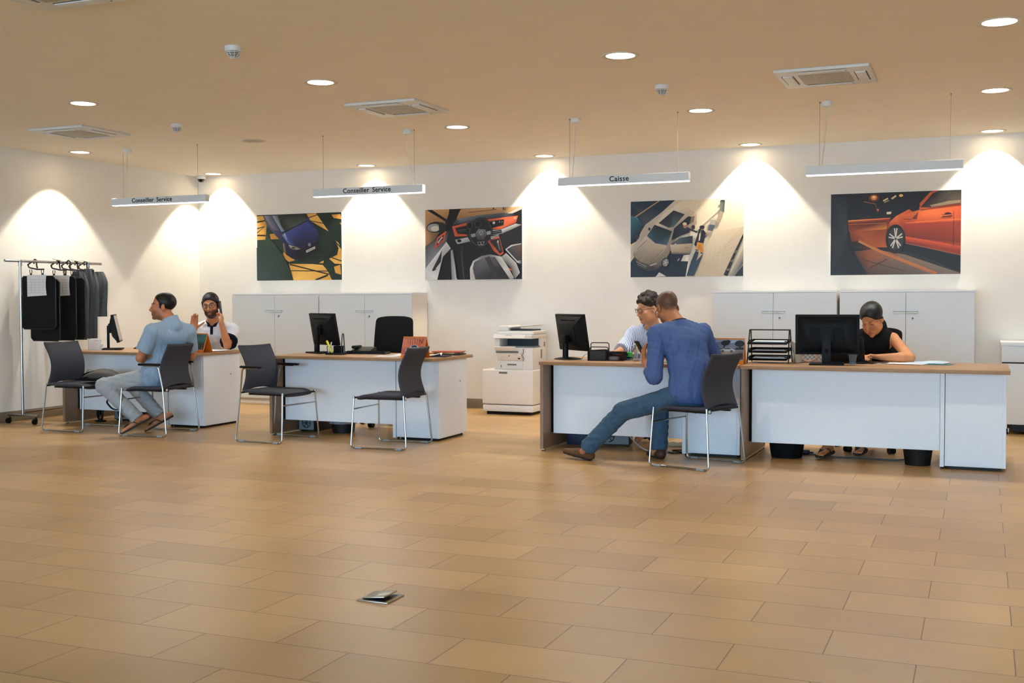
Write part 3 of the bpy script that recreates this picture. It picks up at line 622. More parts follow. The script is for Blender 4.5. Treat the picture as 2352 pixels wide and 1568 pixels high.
# ------------------------------------------------------------------ tall storage cabinets
def cabinet(x0, x1, label, yf=11.68, z1=1.362):
    cx = (x0 + x1) / 2; hw = (x1 - x0) / 2; d = YB - .012 - yf
    t = thing('storage_cabinet', label, 'cabinet', (cx, yf, 0), group='grey two-door cabinets along the back wall')
    b = MB().box(-hw, -hw + .018, .02, d, .06, z1 - .02); b.box(hw - .018, hw, .02, d, .06, z1 - .02)
    b.box(-hw + .018, hw - .018, .02, d, .06, .078); b.box(-hw + .018, hw - .018, d - .01, d, .078, z1 - .02)
    b.build('carcass', EDGE, t)
    MB().box(-hw, hw, 0, d, z1 - .02, z1, bev=.0015, seg=1).build('top_panel', LAM, t)
    MB().box(-hw, hw, .03, d, .0, .058).build('plinth', EDGE, t)
    for sg in (-1, 1):
        xa, xb = (-hw + .001, -.0015) if sg < 0 else (.0015, hw - .001)
        dr = MB().box(xa, xb, 0, .018, .066, z1 - .022, bev=.001, seg=1).build('door', DOORM, t)
        xh = (-.118, -.004) if sg < 0 else (.004, .118)
        h = MB().box(xh[0], xh[1], -.022, 0, 1.147, 1.155, bev=.002); h.box(xh[0], xh[1], -.022, -.018, 1.135, 1.155, bev=.001)
        h.build('handle', ALU, dr)
    MB().cyl((.065, 0, 1.085), (.065, -.008, 1.085), .009).build('lock', GREYP, t)
    MB().cyl((.065, -.008, 1.085), (.065, -.014, 1.085), .003).box(.0635, .0665, -.02, -.013, 1.066, 1.085).build('key', GREYP, t)
cabinet(-8.662, -7.405, 'pale grey two-door cabinet behind the first desk, beside the seated man on the phone')
cabinet(-7.392, -6.135, 'pale grey two-door cabinet behind the black office chair of the empty desk')
cabinet(-2.605, -1.349, 'pale grey two-door cabinet right of the woman in the striped blouse')
cabinet(-1.322, -.069, 'pale grey two-door cabinet behind the woman in black, rightmost tall one')

# low cabinet at the right edge
t = thing('low_drawer_cabinet', 'low white drawer cabinet cut off by the right edge of the photo', 'cabinet', (.16, 11.53, 0))
WW = .9
b = MB().box(.01, WW, .012, .53, .095, .835); b.build('body', LAM, t)
MB().box(0, WW, 0, .545, .835, .866, bev=.002).build('top_panel', LAM, t)
MB().box(.014, WW - .004, -.006, .012, .682, .828, bev=.0015).build('drawer', DOORM, t)
MB().box(.014, WW - .004, -.006, .012, .1, .668, bev=.0015).build('drawer', DOORM, t)
MB().box(.012, WW - .003, .004, .012, .668, .682).build('finger_groove', BLACK, t)
for x in (.06, WW - .06):
    for y in (.06, .48):
        MB().cyl((x, y, .095), (x, y, .045), .012).box(x - .02, x + .02, y - .006, y + .006, .02, .055).build('caster_fork', CHROME, t)
        MB().cyl((x - .011, y, .028), (x + .011, y, .028), .028, n=18).build('caster_wheel', BLACK, t)
MB().box(.11, WW - .1, .04, .5, .03, .095).build('underframe', BLACK, t)
tag(MB(Matrix.Translation((.42, 11.72, .866))).box(0, .3, -.1, .12, 0, .012, bev=.002).build('pink_folder', M('pink_card', (226, 120, 92), .6)), 'pink folder lying on the low white drawer cabinet', 'folder')

# ------------------------------------------------------------------ desks
def desk(x0, x1, yf, label, depth=.87, cab=.47, front=.075):
    """office desk: oak top, oak gable at the left, white modesty panel, white pedestal at the right"""
    t = thing('office_desk', label, 'desk', ((x0 + x1) / 2, yf, 0), group='white fronted oak desks')
    h = (x1 - x0) / 2; zt = .757; th = .028
    MB().box(-h, h, 0, depth, zt - th, zt, bev=.0025).build('worktop', OAK, t)
    MB().box(-h + .008, -h + .036, .012, depth - .05, .018, zt - th).build('side_panel', OAKV, t)
    MB().box(-h + .006, -h + .038, .03, depth - .07, .008, .02, bev=.001).build('floor_rail', M('rail_metal', (214, 190, 150), .35, metal=.6), t)
    for y in (.06, depth - .1): MB().cyl((-h + .022, y, 0), (-h + .022, y, .02), .016).build('foot', BLACK, t)
    xc = h - .02 - cab
    f2 = .20
    MB().box(-h + .058, xc - .002, f2, f2 + .018, .135, zt - th - .004, bev=.001, seg=1).build('modesty_panel', LAM, t)
    MB().box(-h + .036, -h + .058, f2 + .002, f2 + .016, .14, zt - th - .002).build('gap_shade_strip', BLACKM, t)  # black strip stands in for the shade in the gap beside the panel
    MB().box(xc, xc + .030, f2 - .03, depth - .06, .018, zt - th - .001, bev=.001, seg=1).build('inner_gable', LAM, t)
    for y in (.25, depth - .12): MB().cyl((xc + .015, y, 0), (xc + .015, y, .02), .013).build('foot', BLACK, t)
    p = MB().box(xc + .034, h - .02, f2 - .02, depth - .1, .025, zt - th - .001, bev=.0015, seg=1); p.build('pedestal', LAM, t)
    e = MB().box(xc + .046, h - .044, f2 - .024, f2 - .018, .035, zt - th - .022, bev=.001, seg=1); e.build('pedestal_panel', LAM, t)
    MB().box(xc + .06, h - .05, f2 + .02, depth - .13, .0, .026).build('pedestal_base', BLACK, t)
    MB().cyl((h - .02, depth - .25, .52), (h - .0165, depth - .25, .52), .008).build('lock', STEEL, t)
    return t
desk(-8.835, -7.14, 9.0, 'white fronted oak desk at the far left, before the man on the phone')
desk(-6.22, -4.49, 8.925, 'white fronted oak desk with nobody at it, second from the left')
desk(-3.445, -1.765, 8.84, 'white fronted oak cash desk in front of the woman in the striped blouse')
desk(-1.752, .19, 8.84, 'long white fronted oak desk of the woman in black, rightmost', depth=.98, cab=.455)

# ------------------------------------------------------------------ visitor chairs
GLIDE = M('clear_grey_glide', (150, 156, 156), .4)
def chair(name_label, loc, rz, arms):
    t = thing('visitor_chair', name_label, 'chair', loc, rz, group='charcoal sled base visitor chairs')
    def seatf(u, v):
        s = 2 * v - 1
        w = .235 - .02 * u - .012 * max(0, (u - .85) / .15) ** 2
        z = .468 - .012 * (1 - s * s) * math.sin(PI * min(1, u * 1.05)) - .032 * max(0, (u - .72) / .28) ** 2 + .006 * max(0, (.15 - u) / .15)
        x = -.215 + .475 * u - .014 * s * s * max(0, (u - .5) * 2)
        return (x, s * w, z)
    MB().slab(seatf, 22, 16, lambda u, v: .036 * (1 - .35 * abs(2 * v - 1) ** 4)).build('seat', FAB, t, ang=50, subd=1)
    def backf(u, v):
        s = 2 * v - 1
        w = .236 - .010 * math.sin(PI * u) - .004 * u
        z = .452 + .415 * u + .028 * (1 - s * s) * (1 - u) ** 4 * 1.2 + .010 * s * s * u ** 6 - .006 * u ** 6
        x = -.222 + .048 * math.sin(PI * min(1, u * 1.05)) ** 1.2 - .046 * u ** 2.2 - .022 * (1 - s * s) * (.35 + .65 * u)
        return (x, s * w, z)
    MB().slab(backf, 22, 18, lambda u, v: .03 * (1 - .3 * abs(2 * v - 1) ** 4)).build('backrest', FAB, t, ang=50, subd=1)
    for s in (-1, 1):
        y0 = s * .272; y1 = s * .238
        if arms:
            pts = [(-.02, s * .268, .668), (-.178, s * .268, .668), (-.215, s * .252, .455), (-.262, y0, .010), (.262, y0, .010), (.246, y1, .448)]
        else:
            pts = [(-.222, y1, .462), (-.262, y0, .010), (.262, y0, .010), (.246, y1, .448)]
        MB().tube(fillet(pts, .035, 6), .0078, 10).build('sled_frame', CHROME, t)
        for x in (-.19, .19):
            MB().cyl((x - .03, y0, .0095), (x + .03, y0, .0095), .0098, n=12).build('glide', GLIDE, t)
        MB().cyl((.246, y1, .432), (.246, y1, .452), .011, n=12).build('leg_socket', CHROME, t)
        if arms:
            MB().box(-.20, .035, s * .268 - .018, s * .268 + .018, .668, .69, bev=.008, seg=3).build('armrest', BLACK, t)
    MB().tube([(.2495, -.245, .34), (.2495, .245, .34)], .0065, 8).build('stretcher', CHROME, t)
    u = MB().box(-.20, .235, -.16, -.13, .418, .432); u.box(-.20, .235, .13, .16, .418, .432)
    u.tube([(.246, -.238, .436), (.246, .238, .436)], .008, 8); u.tube([(-.218, -.238, .444), (-.218, .238, .444)], .008, 8)
    u.build('under_seat_frame', BLACK, t)
    MB(Matrix.Translation((-.222, .20, .43))).box(-.012, -.010, 0, .028, 0, .02).build('care_tag', PAPER, t)
    return t
R = math.radians
chair('charcoal sled base chair without arms carrying the backpack', (-8.29, 8.72, 0), R(0), False)
c2 = chair('charcoal armchair under the man in the light blue polo shirt', (-7.29, 8.675, 0), R(185), True)
dup(c2, (-5.955, 8.69, 0), R(-4), 'empty charcoal armchair left of the second desk, facing right')
c4 = chair('empty charcoal chair without arms at the pedestal of the second desk, facing left', (-4.76, 8.68, 0), R(183), False)
dup(c4, (-2.02, 8.555, 0), R(162), 'charcoal chair without arms under the man in the blue shirt and jeans')

# ------------------------------------------------------------------ office swivel chairs behind the desks
def swivel(label, loc, rz, back_top, back_w, high):
    t = thing('swivel_chair', label, 'office chair', loc, rz, group='black office swivel chairs')
    MB().lathe([(.0, .08), (.05, .08), (.045, .12), (.028, .14), (.028, .30), (.02, .30), (.02, .40), (0, .40)], 18).build('gas_column', BLACK, t)
    for k in range(5):
        a = k * 2 * PI / 5 + .5
        d = Vector((math.cos(a), math.sin(a), 0)); n_ = Vector((-d.y, d.x, 0))
        MB().tube([d * .03 + Vector((0, 0, .10)), d * .16 + Vector((0, 0, .095)), d * .29 + Vector((0, 0, .072))], [.026, .021, .015], 8).build('leg', BLACK, t)
        c = MB()
        for s in (-1, 1): c.cyl(d * .295 + n_ * (.008 * s) + Vector((0, 0, .027)), d * .295 + n_ * (.026 * s) + Vector((0, 0, .027)), .027, n=16)
        c.cyl(d * .29 + Vector((0, 0, .03)), d * .29 + Vector((0, 0, .075)), .008)
        c.build('caster', BLACK, t)
    MB().slab(lambda u, v: (.48 * (v - .5) * (1 - .06 * u * u), .24 - .46 * u, .49 - .03 * max(0, (u - .7) / .3) ** 2 - .008 * math.sin(PI * v)), 14, 14, .06).build('seat', BLACKM, t, ang=50, subd=1)
    zb = .60
    def bk(u, v):
        s = 2 * v - 1
        w = back_w * (.5 - .06 * u - .05 * max(0, (.25 - u)) * 2)
        e = max(0, (u - .9) / .1)
        return (s * w * (1 - .10 * e * e), .235 + .05 * u - .03 * math.sin(PI * u) - .03 * s * s, zb + (back_top - zb) * u - .02 * e * e * abs(s) ** 3)
    MB().slab(lambda u, v: bk(u, 1 - v), 18, 14, .035).build('backrest', BLACKM, t, ang=50, subd=1)
    MB().tube([(0, .12, .42), (0, .27, .44), (0, .30, .55), (0, .285, .75)], .018, 8).build('back_spine', BLACK, t)
    for s in (-1, 1):
        MB().tube(fillet([(s * .22, .02, .45), (s * .27, .02, .45), (s * .27, .02, .64)], .03), .013, 8).build('arm_post', BLACK, t)
        MB().box(s * .27 - .03, s * .27 + .03, -.1, .14, .64, .665, bev=.01).build('armrest', BLACK, t)
    return t
swivel('black high back swivel chair standing empty behind the second desk', (-5.60, 10.16, 0), R(16), 1.115, .435, True)
swivel('black swivel chair under the man on the phone', (-7.90, 10.16, 0), R(10), .86, .42, False)
swivel('black swivel chair under the woman in the striped blouse', (-2.94, 10.12, 0), R(-8), .80, .42, False)
swivel('black swivel chair behind the woman in the black sleeveless top', (-.865, 9.98, 0), R(-8), 1.035, .43, False)
ZT = .757
# ------------------------------------------------------------------ monitors (screen towards local +Y)
MONB = M('monitor_black', (9, 13, 16), .5, na=.06, spec=.25); MOND = M('monitor_back_panel', (12, 16, 19), .6, na=.05, spec=.25)
def monitor(loc, rz, label, w=.475, h=.315, zc=.245, tilt=10, base='slab', neck_w=.07):
    t = thing('computer_monitor', label, 'monitor', loc, rz, group='black computer monitors on the desks')
    X = Matrix.Translation((0, .02, zc)) @ Matrix.Rotation(math.radians(tilt), 4, 'X')
    hs = MB(X).box(-w / 2, w / 2, -.012, .018, -h / 2, h / 2, bev=.004)
    # bulging back: tapered block
    A = [(-w * .46, -h * .45), (w * .46, -h * .45), (w * .46, h * .45), (-w * .46, h * .45)]
    B = [(-w * .30, -h * .26), (w * .30, -h * .26), (w * .30, h * .22), (-w * .30, h * .22)]
    va = [hs.V((x, -.011, z)) for x, z in A]; vb = [hs.V((x, -.048, z)) for x, z in B]
    hs.bridge(va, vb); hs.F(vb); hs.F(va[::-1])
    hs.build('housing', MONB, t)
    MB(X).box(-w * .27, w * .27, -.0515, -.047, -h * .235, h * .20, bev=.002).build('back_panel', MOND, t)
    MB(X).box(-w / 2 + .014, w / 2 - .014, .0175, .0195, -h / 2 + .018, h / 2 - .014).build('screen', DKGLASS, t)
    v = MB(X)
    for k in range(9): v.box(-w * .24 + k * w * .06 - .008, -w * .24 + k * w * .06 + .008, -.032, -.0235, h * .335, h * .36)
    v.build('vent_slots', BLACKM, t)
    n = MB()
    if base == 'slab':
        n.box(-neck_w / 2, neck_w / 2, -.075, -.050, .012, zc + .03, bev=.004); n.box(-.05, .05, -.06, -.035, zc - .05, zc + .05, bev=.003)
        n.build('stand_neck', MONB, t)
        MB().box(-.012, .012, -.0765, -.074, .09, .13).build('cable_slot', BLACKM, t)
        MB().box(-.13, .13, -.12, .09, 0, .014, bev=.004).build('stand_base', MONB, t)
    else:
        n.cyl((0, -.045, .012), (0, -.045, zc - .05), .026); n.box(-.04, .04, -.075, -.04, zc - .10, zc - .02, bev=.004)
        n.build('stand_neck', MONB, t)
        MB(Matrix.Translation((0, -.02, 0))).lathe([(0, .02), (.05, .018), (.105, .010), (.122, .004), (.122, 0), (0, 0)], 36).build('stand_base', MONB, t)
    return t
monitor((-8.57, 9.50, ZT), R(-52), 'black monitor seen edge-on on the far left desk, in front of the clothes rail', tilt=12, base='slab', neck_w=.05, zc=.225, h=.30)
m2 = monitor((-5.99, 9.52, ZT), R(-28), 'black monitor seen from behind on the empty desk', tilt=10, zc=.235)
me = text_mesh('hp', .024, .0006); me.transform(Matrix.Translation((0, .02, .235)) @ Matrix.Rotation(R(10), 4, 'X') @ Matrix.Translation((0, -.0245, .128)) @ Matrix.Rotation(PI / 2, 4, 'X'))
link('maker_mark', me, M('mark_grey', (58, 58, 56), .5), m2, ang=0)
monitor((-3.33, 9.30, ZT), R(-40), 'black monitor on a round foot at the left end of the cash desk', tilt=9, base='round', zc=.235, h=.32)
monitor((-1.135, 9.20, ZT), R(4), 'large black monitor seen square from behind on the rightmost desk', w=.49, h=.318, zc=.238, tilt=4)

# ------------------------------------------------------------------ keyboards, mice, laptop, telephones
def keyboard(loc, rz, label, w=.44, d=.15):
    t = thing('keyboard', label, 'keyboard', loc, rz, group='black keyboards')
    MB().prism([(-d / 2, 0), (d / 2, 0), (d / 2, .022), (-d / 2, .012)], -w / 2, w / 2, axis='x').build('case', BLACK, t)
    k = MB()
    for r_ in range(5):
        y0 = -d / 2 + .012 + r_ * .026; z0 = .012 + .010 * ((y0 + d / 2) / d)
        for c in range(15):
            if r_ == 0 and 3 < c < 9: continue
            x0 = -w / 2 + .012 + c * (w - .024) / 15
            k.box(x0, x0 + .0235, y0, y0 + .022, z0, z0 + .007)
        if r_ == 0: k.box(-w / 2 + .012 + 4 * (w - .024) / 15, -w / 2 + .006 + 9 * (w - .024) / 15, y0, y0 + .022, z0, z0 + .007)
    k.build('keys', BLACKM, t)
    return t
keyboard((-8.24, 9.66, ZT), R(-22), 'black keyboard beside the edge-on monitor on the far left desk', w=.42)
keyboard((-5.50, 9.52, ZT), R(10), 'black keyboard lying right of the monitor on the empty desk')
tag(MB(Matrix.Translation((-8.06, 9.52, ZT))).ball((0, 0, .012), (.032, .055, .022), 14).build('mouse', BLACK), 'black mouse on the far left desk beside the polo shirt sleeve', 'mouse')
t = thing('desk_telephone', 'flat black desk telephone behind the keyboard of the empty desk', 'telephone', (-5.62, 9.68, ZT), R(8))
MB().prism([(-.09, 0), (.09, 0), (.09, .055), (.06, .06), (-.09, .025)], -.10, .10, axis='x').build('body', BLACK, t)
MB().box(-.095, -.05, -.09, .09, .045, .075, bev=.012).build('handset', BLACK, t)
t = thing('desk_telephone', 'black desk telephone with a dangling white tag behind the mesh letter rack', 'telephone', (-3.04, 9.47, ZT), R(-15))
MB().prism([(-.09, 0), (.09, 0), (.09, .06), (.06, .065), (-.09, .03)], -.09, .09, axis='x').build('body', BLACK, t)
MB().box(-.095, -.05, -.09, .09, .05, .08, bev=.012).build('handset', BLACK, t)
MB().slab(lambda u, v: (-.13 + .02 * u, -.10 + .02 * v, .002 + .07 * u), 4, 2, .001).build('tag', PAPER, t)
tag(MB().tube(bez([(-3.24, 9.36, ZT + .004), (-3.20, 9.30, ZT + .03), (-3.17, 9.32, ZT + .05), (-3.13, 9.36, ZT + .02), (-3.10, 9.40, ZT + .004)], 8), .003, 6).build('telephone_cord', M('pale_grey_cord', (176, 178, 176), .5)), 'pale cord behind the round-footed monitor on the cash desk', 'cord')
t = thing('laptop', 'open black laptop half hidden behind the large monitor, facing the woman in black', 'laptop', (-1.015, 9.44, ZT), R(-8))
MB().box(-.15, .15, 0, .22, 0, .018, bev=.003).build('base', BLACK, t)
MB(Matrix.Translation((0, .004, .016)) @ Matrix.Rotation(R(12), 4, 'X')).box(-.15, .15, -.008, 0, 0, .205, bev=.003).build('lid', BLACK, t)
MB().box(-.135, .135, .05, .15, .018, .021).build('keys', BLACKM, t)

# ------------------------------------------------------------------ desk calendars
def calendar(loc, rz, label, polys, w=.215, h=.155, zlift=.03, left_edge=None):
    t = thing('desk_calendar', label, 'calendar', loc, rz, group='orange desk calendars with car pictures')
    s = .075
    MB().prism([(-s, 0), (-s + .003, 0), (.001, h + zlift), (s - .003, 0), (s, 0), (.002, h + zlift + .006), (-.002, h + zlift + .006)], -w / 2, w / 2, axis='x').build('card_stand', ORANGE, t)
    a = math.atan2(s, h + zlift)
    X = Matrix.Translation((0, -s, 0)) @ Matrix.Rotation(-a, 4, 'X')
    MB(X).box(-w / 2 + .002, w / 2 - .002, -.004, -.0012, zlift, h + zlift + .008).build('page_block', PAPER, t)
    flat_print('picture', polys, w - .006, h + .004, t, X @ Matrix.Translation((0, -.0046, zlift + h / 2 + .004)))
    c = MB(X)
    for k in range(22):
        x = -w / 2 + .012 + k * (w - .024) / 21
        c.tube([(x, -.004 + .006 * math.cos(q * PI / 4), h + zlift + .004 + .006 * math.sin(q * PI / 4)) for q in range(8)], .0009, 5, closed=True)
    c.build('wire_binding', BLACK, t)
    return t
def car_side(cx, cy, s, body, dark, flip=1):
    f = lambda x, y: (cx + flip * x * s, cy + y * s)
    return [([f(-.5, .05), f(-.46, -.05), f(-.28, -.10), f(-.12, -.24), f(.2, -.25), f(.40, -.10), f(.5, -.06), f(.5, .1), f(-.48, .12)], body),
            ([f(-.24, -.10), f(-.1, -.21), f(.17, -.22), f(.32, -.10)], dark),
            (ell(*f(-.28, .1), .085 * s, .105 * s, 14), (22, 22, 24)), (ell(*f(.30, .1), .085 * s, .105 * s, 14), (22, 22, 24)),
            (ell(*f(-.28, .1), .05 * s, .065 * s, 12), (120, 120, 120)), (ell(*f(.30, .1), .05 * s, .065 * s, 12), (120, 120, 120))]
full = [(0, 0), (1, 0), (1, 1), (0, 1)]
calA = [(full, [(52, 110, 112), (70, 140, 138), (40, 44, 40), (30, 36, 36)]), ([(0, .3), (.4, .2), (1, .34), (1, .6), (0, .6)], [(44, 104, 108), (80, 150, 148), (60, 124, 122), (40, 80, 80), (34, 64, 66)]),
        ([(0, .66), (.5, .56), (1, .62), (1, 1), (0, 1)], [(52, 56, 48), (66, 66, 54), (56, 54, 46), (34, 36, 34), (30, 32, 32)])] + car_side(.36, .52, .42, (36, 54, 60), (20, 28, 30)) + [(ell(.9, .9, .03, .045, 12), (220, 222, 222)), (ell(.9, .9, .022, .034, 12), (60, 70, 74))]
calendar((-7.255, 9.24, ZT), R(-2), 'orange desk calendar with a teal picture, between the two men on the far left desk', calA)
calB = [(full, [(236, 140, 106), (232, 126, 92), (214, 104, 74), (226, 130, 100)]), ([(0, .55), (1, .5), (1, 1), (0, 1)], [(214, 120, 90), (200, 104, 76), (150, 80, 62), (176, 96, 76)])] + \
       [(stroke((.2 + .11 * k, .06), (.24 + .1 * k, .34 + .05 * (k % 3)), .016 + .006 * (k % 2)), (130, 60, 44)) for k in range(7)] + [(stroke((.72, .1), (.9, .3), .03), (110, 50, 40)), (stroke((.92, .08), (.8, .36), .02), (120, 54, 42))] + \
       [([(.18, .78), (.2, .66), (.34, .6), (.42, .44), (.62, .42), (.74, .56), (.84, .62), (.86, .8), (.8, .88), (.22, .86)], [(206, 214, 220), (190, 200, 208), (214, 220, 226), (150, 164, 172), (170, 184, 192), (206, 214, 220), (176, 188, 196), (110, 120, 128), (90, 98, 106), (120, 130, 138)]),
        ([(.40, .58), (.45, .47), (.61, .45), (.70, .57)], (40, 52, 62)), ([(.56, .68), (.8, .64), (.8, .72), (.58, .76)], (30, 36, 42)), (ell(.34, .84, .06, .1, 14), (30, 34, 38)), (ell(.34, .84, .035, .06, 12), (130, 136, 140)), ([(.82, .7), (.95, .68), (.96, .8), (.86, .82)], (60, 56, 60))]
calendar((-4.71, 9.03, ZT), R(3), 'orange desk calendar with a white car, behind the right chair of the empty desk', calB, w=.225)
calC = [(full, [(90, 120, 156), (120, 150, 184), (120, 104, 92), (150, 120, 104)]), ([(0, 0), (1, 0), (1, .1), (.6, .16), (.3, .08), (0, .16)], [(150, 170, 196), (170, 186, 206), (130, 156, 186), (190, 200, 214), (170, 186, 206), (130, 156, 190)]),
        ([(0, .44), (1, .46), (1, .52), (0, .5)], (44, 64, 92)), ([(0, .5), (1, .5), (1, .74), (0, .72)], [(190, 176, 166), (120, 124, 134), (150, 130, 120), (206, 184, 168)]), ([(0, .7), (1, .72), (1, 1), (0, 1)], [(196, 162, 142), (150, 128, 116), (84, 82, 86), (110, 96, 90)]),
        (ell(.40, .17, .14, .13, 18), (30, 40, 40)), (ell(.48, .1, .09, .08, 14), (34, 44, 44)), (stroke((.38, .26), (.36, .42), .05), (34, 38, 38)), (ell(.86, .2, .16, .16, 16), (40, 50, 54)), (stroke((.88, .3), (.9, .5), .05), (36, 40, 44)), ([(.74, .4), (1, .38), (1, .5), (.76, .5)], (44, 50, 58))] + \
       car_side(.47, .53, .5, (206, 210, 212), (60, 70, 78)) + [([(.66, .76), (1, .72), (1, 1), (.62, 1)], (66, 66, 72)), (ell(.86, .88, .035, .045, 12), (206, 208, 210)), (ell(.86, .88, .026, .034, 12), (90, 90, 96)), (stroke((.75, .6), (.9, .59), .015), (40, 40, 44))]
calendar((-1.885, 9.06, ZT), R(2), 'orange desk calendar with a white car on a beach, right end of the cash desk', calC, w=.255, h=.165, zlift=.035)

# ------------------------------------------------------------------ papers
def sheet(name, loc, rz, w, d, label, cat, mat=PAPER, th=.0012, curl=.0, lines=False):
    o = MB().slab(lambda u, v: (w * (v - .5), d * (.5 - u), .0015 + curl * (2 * u - 1) ** 2 * (2 * v - 1) ** 2 + th), 8, 8, th).build(name, mat)
    o.location = loc; o.rotation_euler = (0, 0, rz)
    return tag(o, label, cat)
GREENP = M('pale_green_paper', (206, 222, 216), .75); BLUEP = M('pale_blue_paper', (196, 214, 222), .7); TEALC = M('teal_card', (56, 120, 124), .6)
sheet('paper_sheet', (-7.36, 9.62, ZT), R(12), .21, .297, 'white sheet of paper on the far left desk before the man on the phone', 'paper', curl=.004)
sheet('paper_sheet', (-7.28, 9.50, ZT + .004), R(-8), .21, .297, 'white sheet beside the orange calendar at the right end of the far left desk', 'paper', curl=.003)
t = thing('sign_holder', 'white printed leaflet standing in a wedge shaped holder behind the backpack chair', 'leaflet stand', (-8.62, 9.26, ZT), R(12))
MB().prism([(-.07, .118), (.085, .112), (.052, 0), (-.07, 0)], -.003, 0).build('card', PAPER, t)
MB().prism([(-.07, 0), (.052, 0), (.085, .06), (-.07, .06)], .03, .033).build('back_flap', PAPER, t)
MB().box(-.07, .052, -.003, .033, 0, .003).build('foot', PAPER, t)
ln = MB()
for k in range(6): ln.box(-.05, .04 - .012 * (k % 3), -.0036, -.003, .022 + .012 * k, .0245 + .012 * k)
ln.box(.0, .045, -.0036, -.003, .095, .102)
ln.build('printed_lines', M('faded_print', (226, 176, 160), .7), t)
sheet('paper_sheet', (-5.07, 9.16, ZT), R(6), .22, .15, 'white notepad sheet at the front edge of the empty desk', 'paper')
sheet('paper_sheet', (-5.00, 9.40, ZT), R(-4), .297, .21, 'white form lying behind the notepad sheet on the empty desk', 'paper', curl=.004)
tag(MB(Matrix.Translation((-4.66, 9.28, ZT)) @ Matrix.Rotation(R(8), 4, 'Z')).box(-.15, .15, -.11, .11, 0, .012, bev=.002).build('folder', M('dark_blue_card', (30, 40, 60), .5)), 'dark blue folder at the right edge of the empty desk', 'folder')
sheet('paper_sheet', (-4.68, 9.26, ZT + .012), R(20), .21, .20, 'crumpled white sheet on the dark blue folder', 'paper', curl=.02)
for k, (dx, dy, rz, rgb, lab) in enumerate([(0, .36, 5, (24, 26, 30), 'black brochure under the pile of magazines on the empty desk'), (-.03, .37, -6, (206, 190, 150), 'cream magazine in the middle of the pile on the empty desk'), (.0, .36, 10, (196, 96, 70), 'reddish magazine on top of the pile on the empty desk')]):
    tag(MB(Matrix.Translation((-4.67 + dx, 9.28 + dy, ZT + .002 + .012 * k)) @ Matrix.Rotation(R(rz), 4, 'Z')).box(-.14, .14, -.10, .10, 0, .010, bev=.0015).build('magazine', M('magazine_%d' % k, rgb, .4)), lab, 'magazine')
tag(MB(Matrix.Translation((-4.77, 9.42, ZT)) @ Matrix.Rotation(R(-20), 4, 'Z')).box(-.04, .04, -.025, .025, 0, .028, bev=.004).build('amber_box', M('amber_card', (196, 132, 52), .5)), 'small amber box between the orange calendar and the magazines', 'box')
sheet('paper_sheet', (-.68, 9.56, ZT), R(8), .30, .21, 'white sheet under the phone before the woman in black', 'paper')
sheet('paper_sheet', (-.55, 9.50, ZT + .003), R(-12), .297, .21, 'white sheet right of the phone under the forearm of the woman in black', 'paper')
tag(MB(Matrix.Translation((-.40, 9.62, ZT + .004)) @ Matrix.Rotation(R(-14), 4, 'Z')).slab(lambda u, v: (.15 * (2 * v - 1), .11 * (1 - 2 * u), .006 + .03 * max(0, v - .2) * (1 - u) * (1 - v) * 2.2), 10, 10, .004).build('paper_folder', BLUEP), 'half open pale blue folder on the rightmost desk', 'folder')
sheet('paper_sheet', (-.36, 9.52, ZT), R(-10), .30, .20, 'teal card lying under the pale blue folder', 'paper', mat=TEALC)
def phone(name, X, label, rgb, k=1.0):
    t = thing(name, label, 'phone', X.to_translation()); t.rotation_euler = X.to_euler()
    MB(Matrix.Scale(k, 4)).box(-.037, .037, -.073, .073, -.006, .003, bev=.004).build('case', M('phone_case_%d' % rgb[0], rgb, .45), t)
    MB(Matrix.Scale(k, 4)).box(-.034, .034, -.069, .069, .003, .0042, bev=.0005, seg=1).build('screen', DKGLASS, t)
    return t
phone('mobile_phone', Matrix.Translation((-.77, 9.52, ZT + .012)) @ Matrix.Rotation(R(80), 4, 'Z'), 'brown cased phone lying on the papers before the woman in black', (112, 66, 44))
phone('mobile_phone', Matrix.Translation((-.86, 9.47, ZT + .008)) @ Matrix.Rotation(R(70), 4, 'Z'), 'black phone lying under the hand of the woman in black', (16, 16, 18))

# ------------------------------------------------------------------ desk organisers
MESH = M('black_wire', (16, 16, 17), .5)
t = thing('pen_tray', 'black pen holder with a wire arch and pens beside the monitor of the empty desk', 'desk organiser', (-5.70, 9.30, ZT), R(5))
MB().box(-.09, .09, -.05, .05, 0, .018, bev=.003).build('tray', BLACK, t)
MB().box(-.02, .06, -.02, .045, .018, .085, bev=.003).build('mesh_box', BLACKM, t)
MB().tube(fillet([(.072, -.04, .01), (.072, -.012, .20), (.072, .012, .20), (.072, .04, .01)], .02), .005, 8).build('wire_arch', MESH, t)
MB().tube(fillet([(-.14, .10, .012), (-.15, .10, .075), (-.11, .10, .075), (-.09, .10, .02)], .02), .004, 8).build('wire_loop', MESH, t)
for i, (x, rgb, lab, dx, ln_) in enumerate([(-.035, (236, 230, 40), 'bright yellow marker leaning in the pen holder on the empty desk', -.055, .115), (-.075, (226, 228, 226), 'white pen leaning in the pen holder on the empty desk', .04, .10)]):
    p = thing('marker' if i == 0 else 'pen', lab, 'pen', (-5.70 + x, 9.285, ZT + .018))
    d = Vector((dx, -.01, ln_)); r_ = .009 if i == 0 else .0055
    MB().cyl((0, 0, 0), d * .72, r_).build('barrel', M('pen_%d' % i, rgb, .4), p)
    MB().cyl(d * .72, d, r_ * 1.25, r_ * 1.1).build('cap', M('pen_%d' % i, rgb, .4), p)
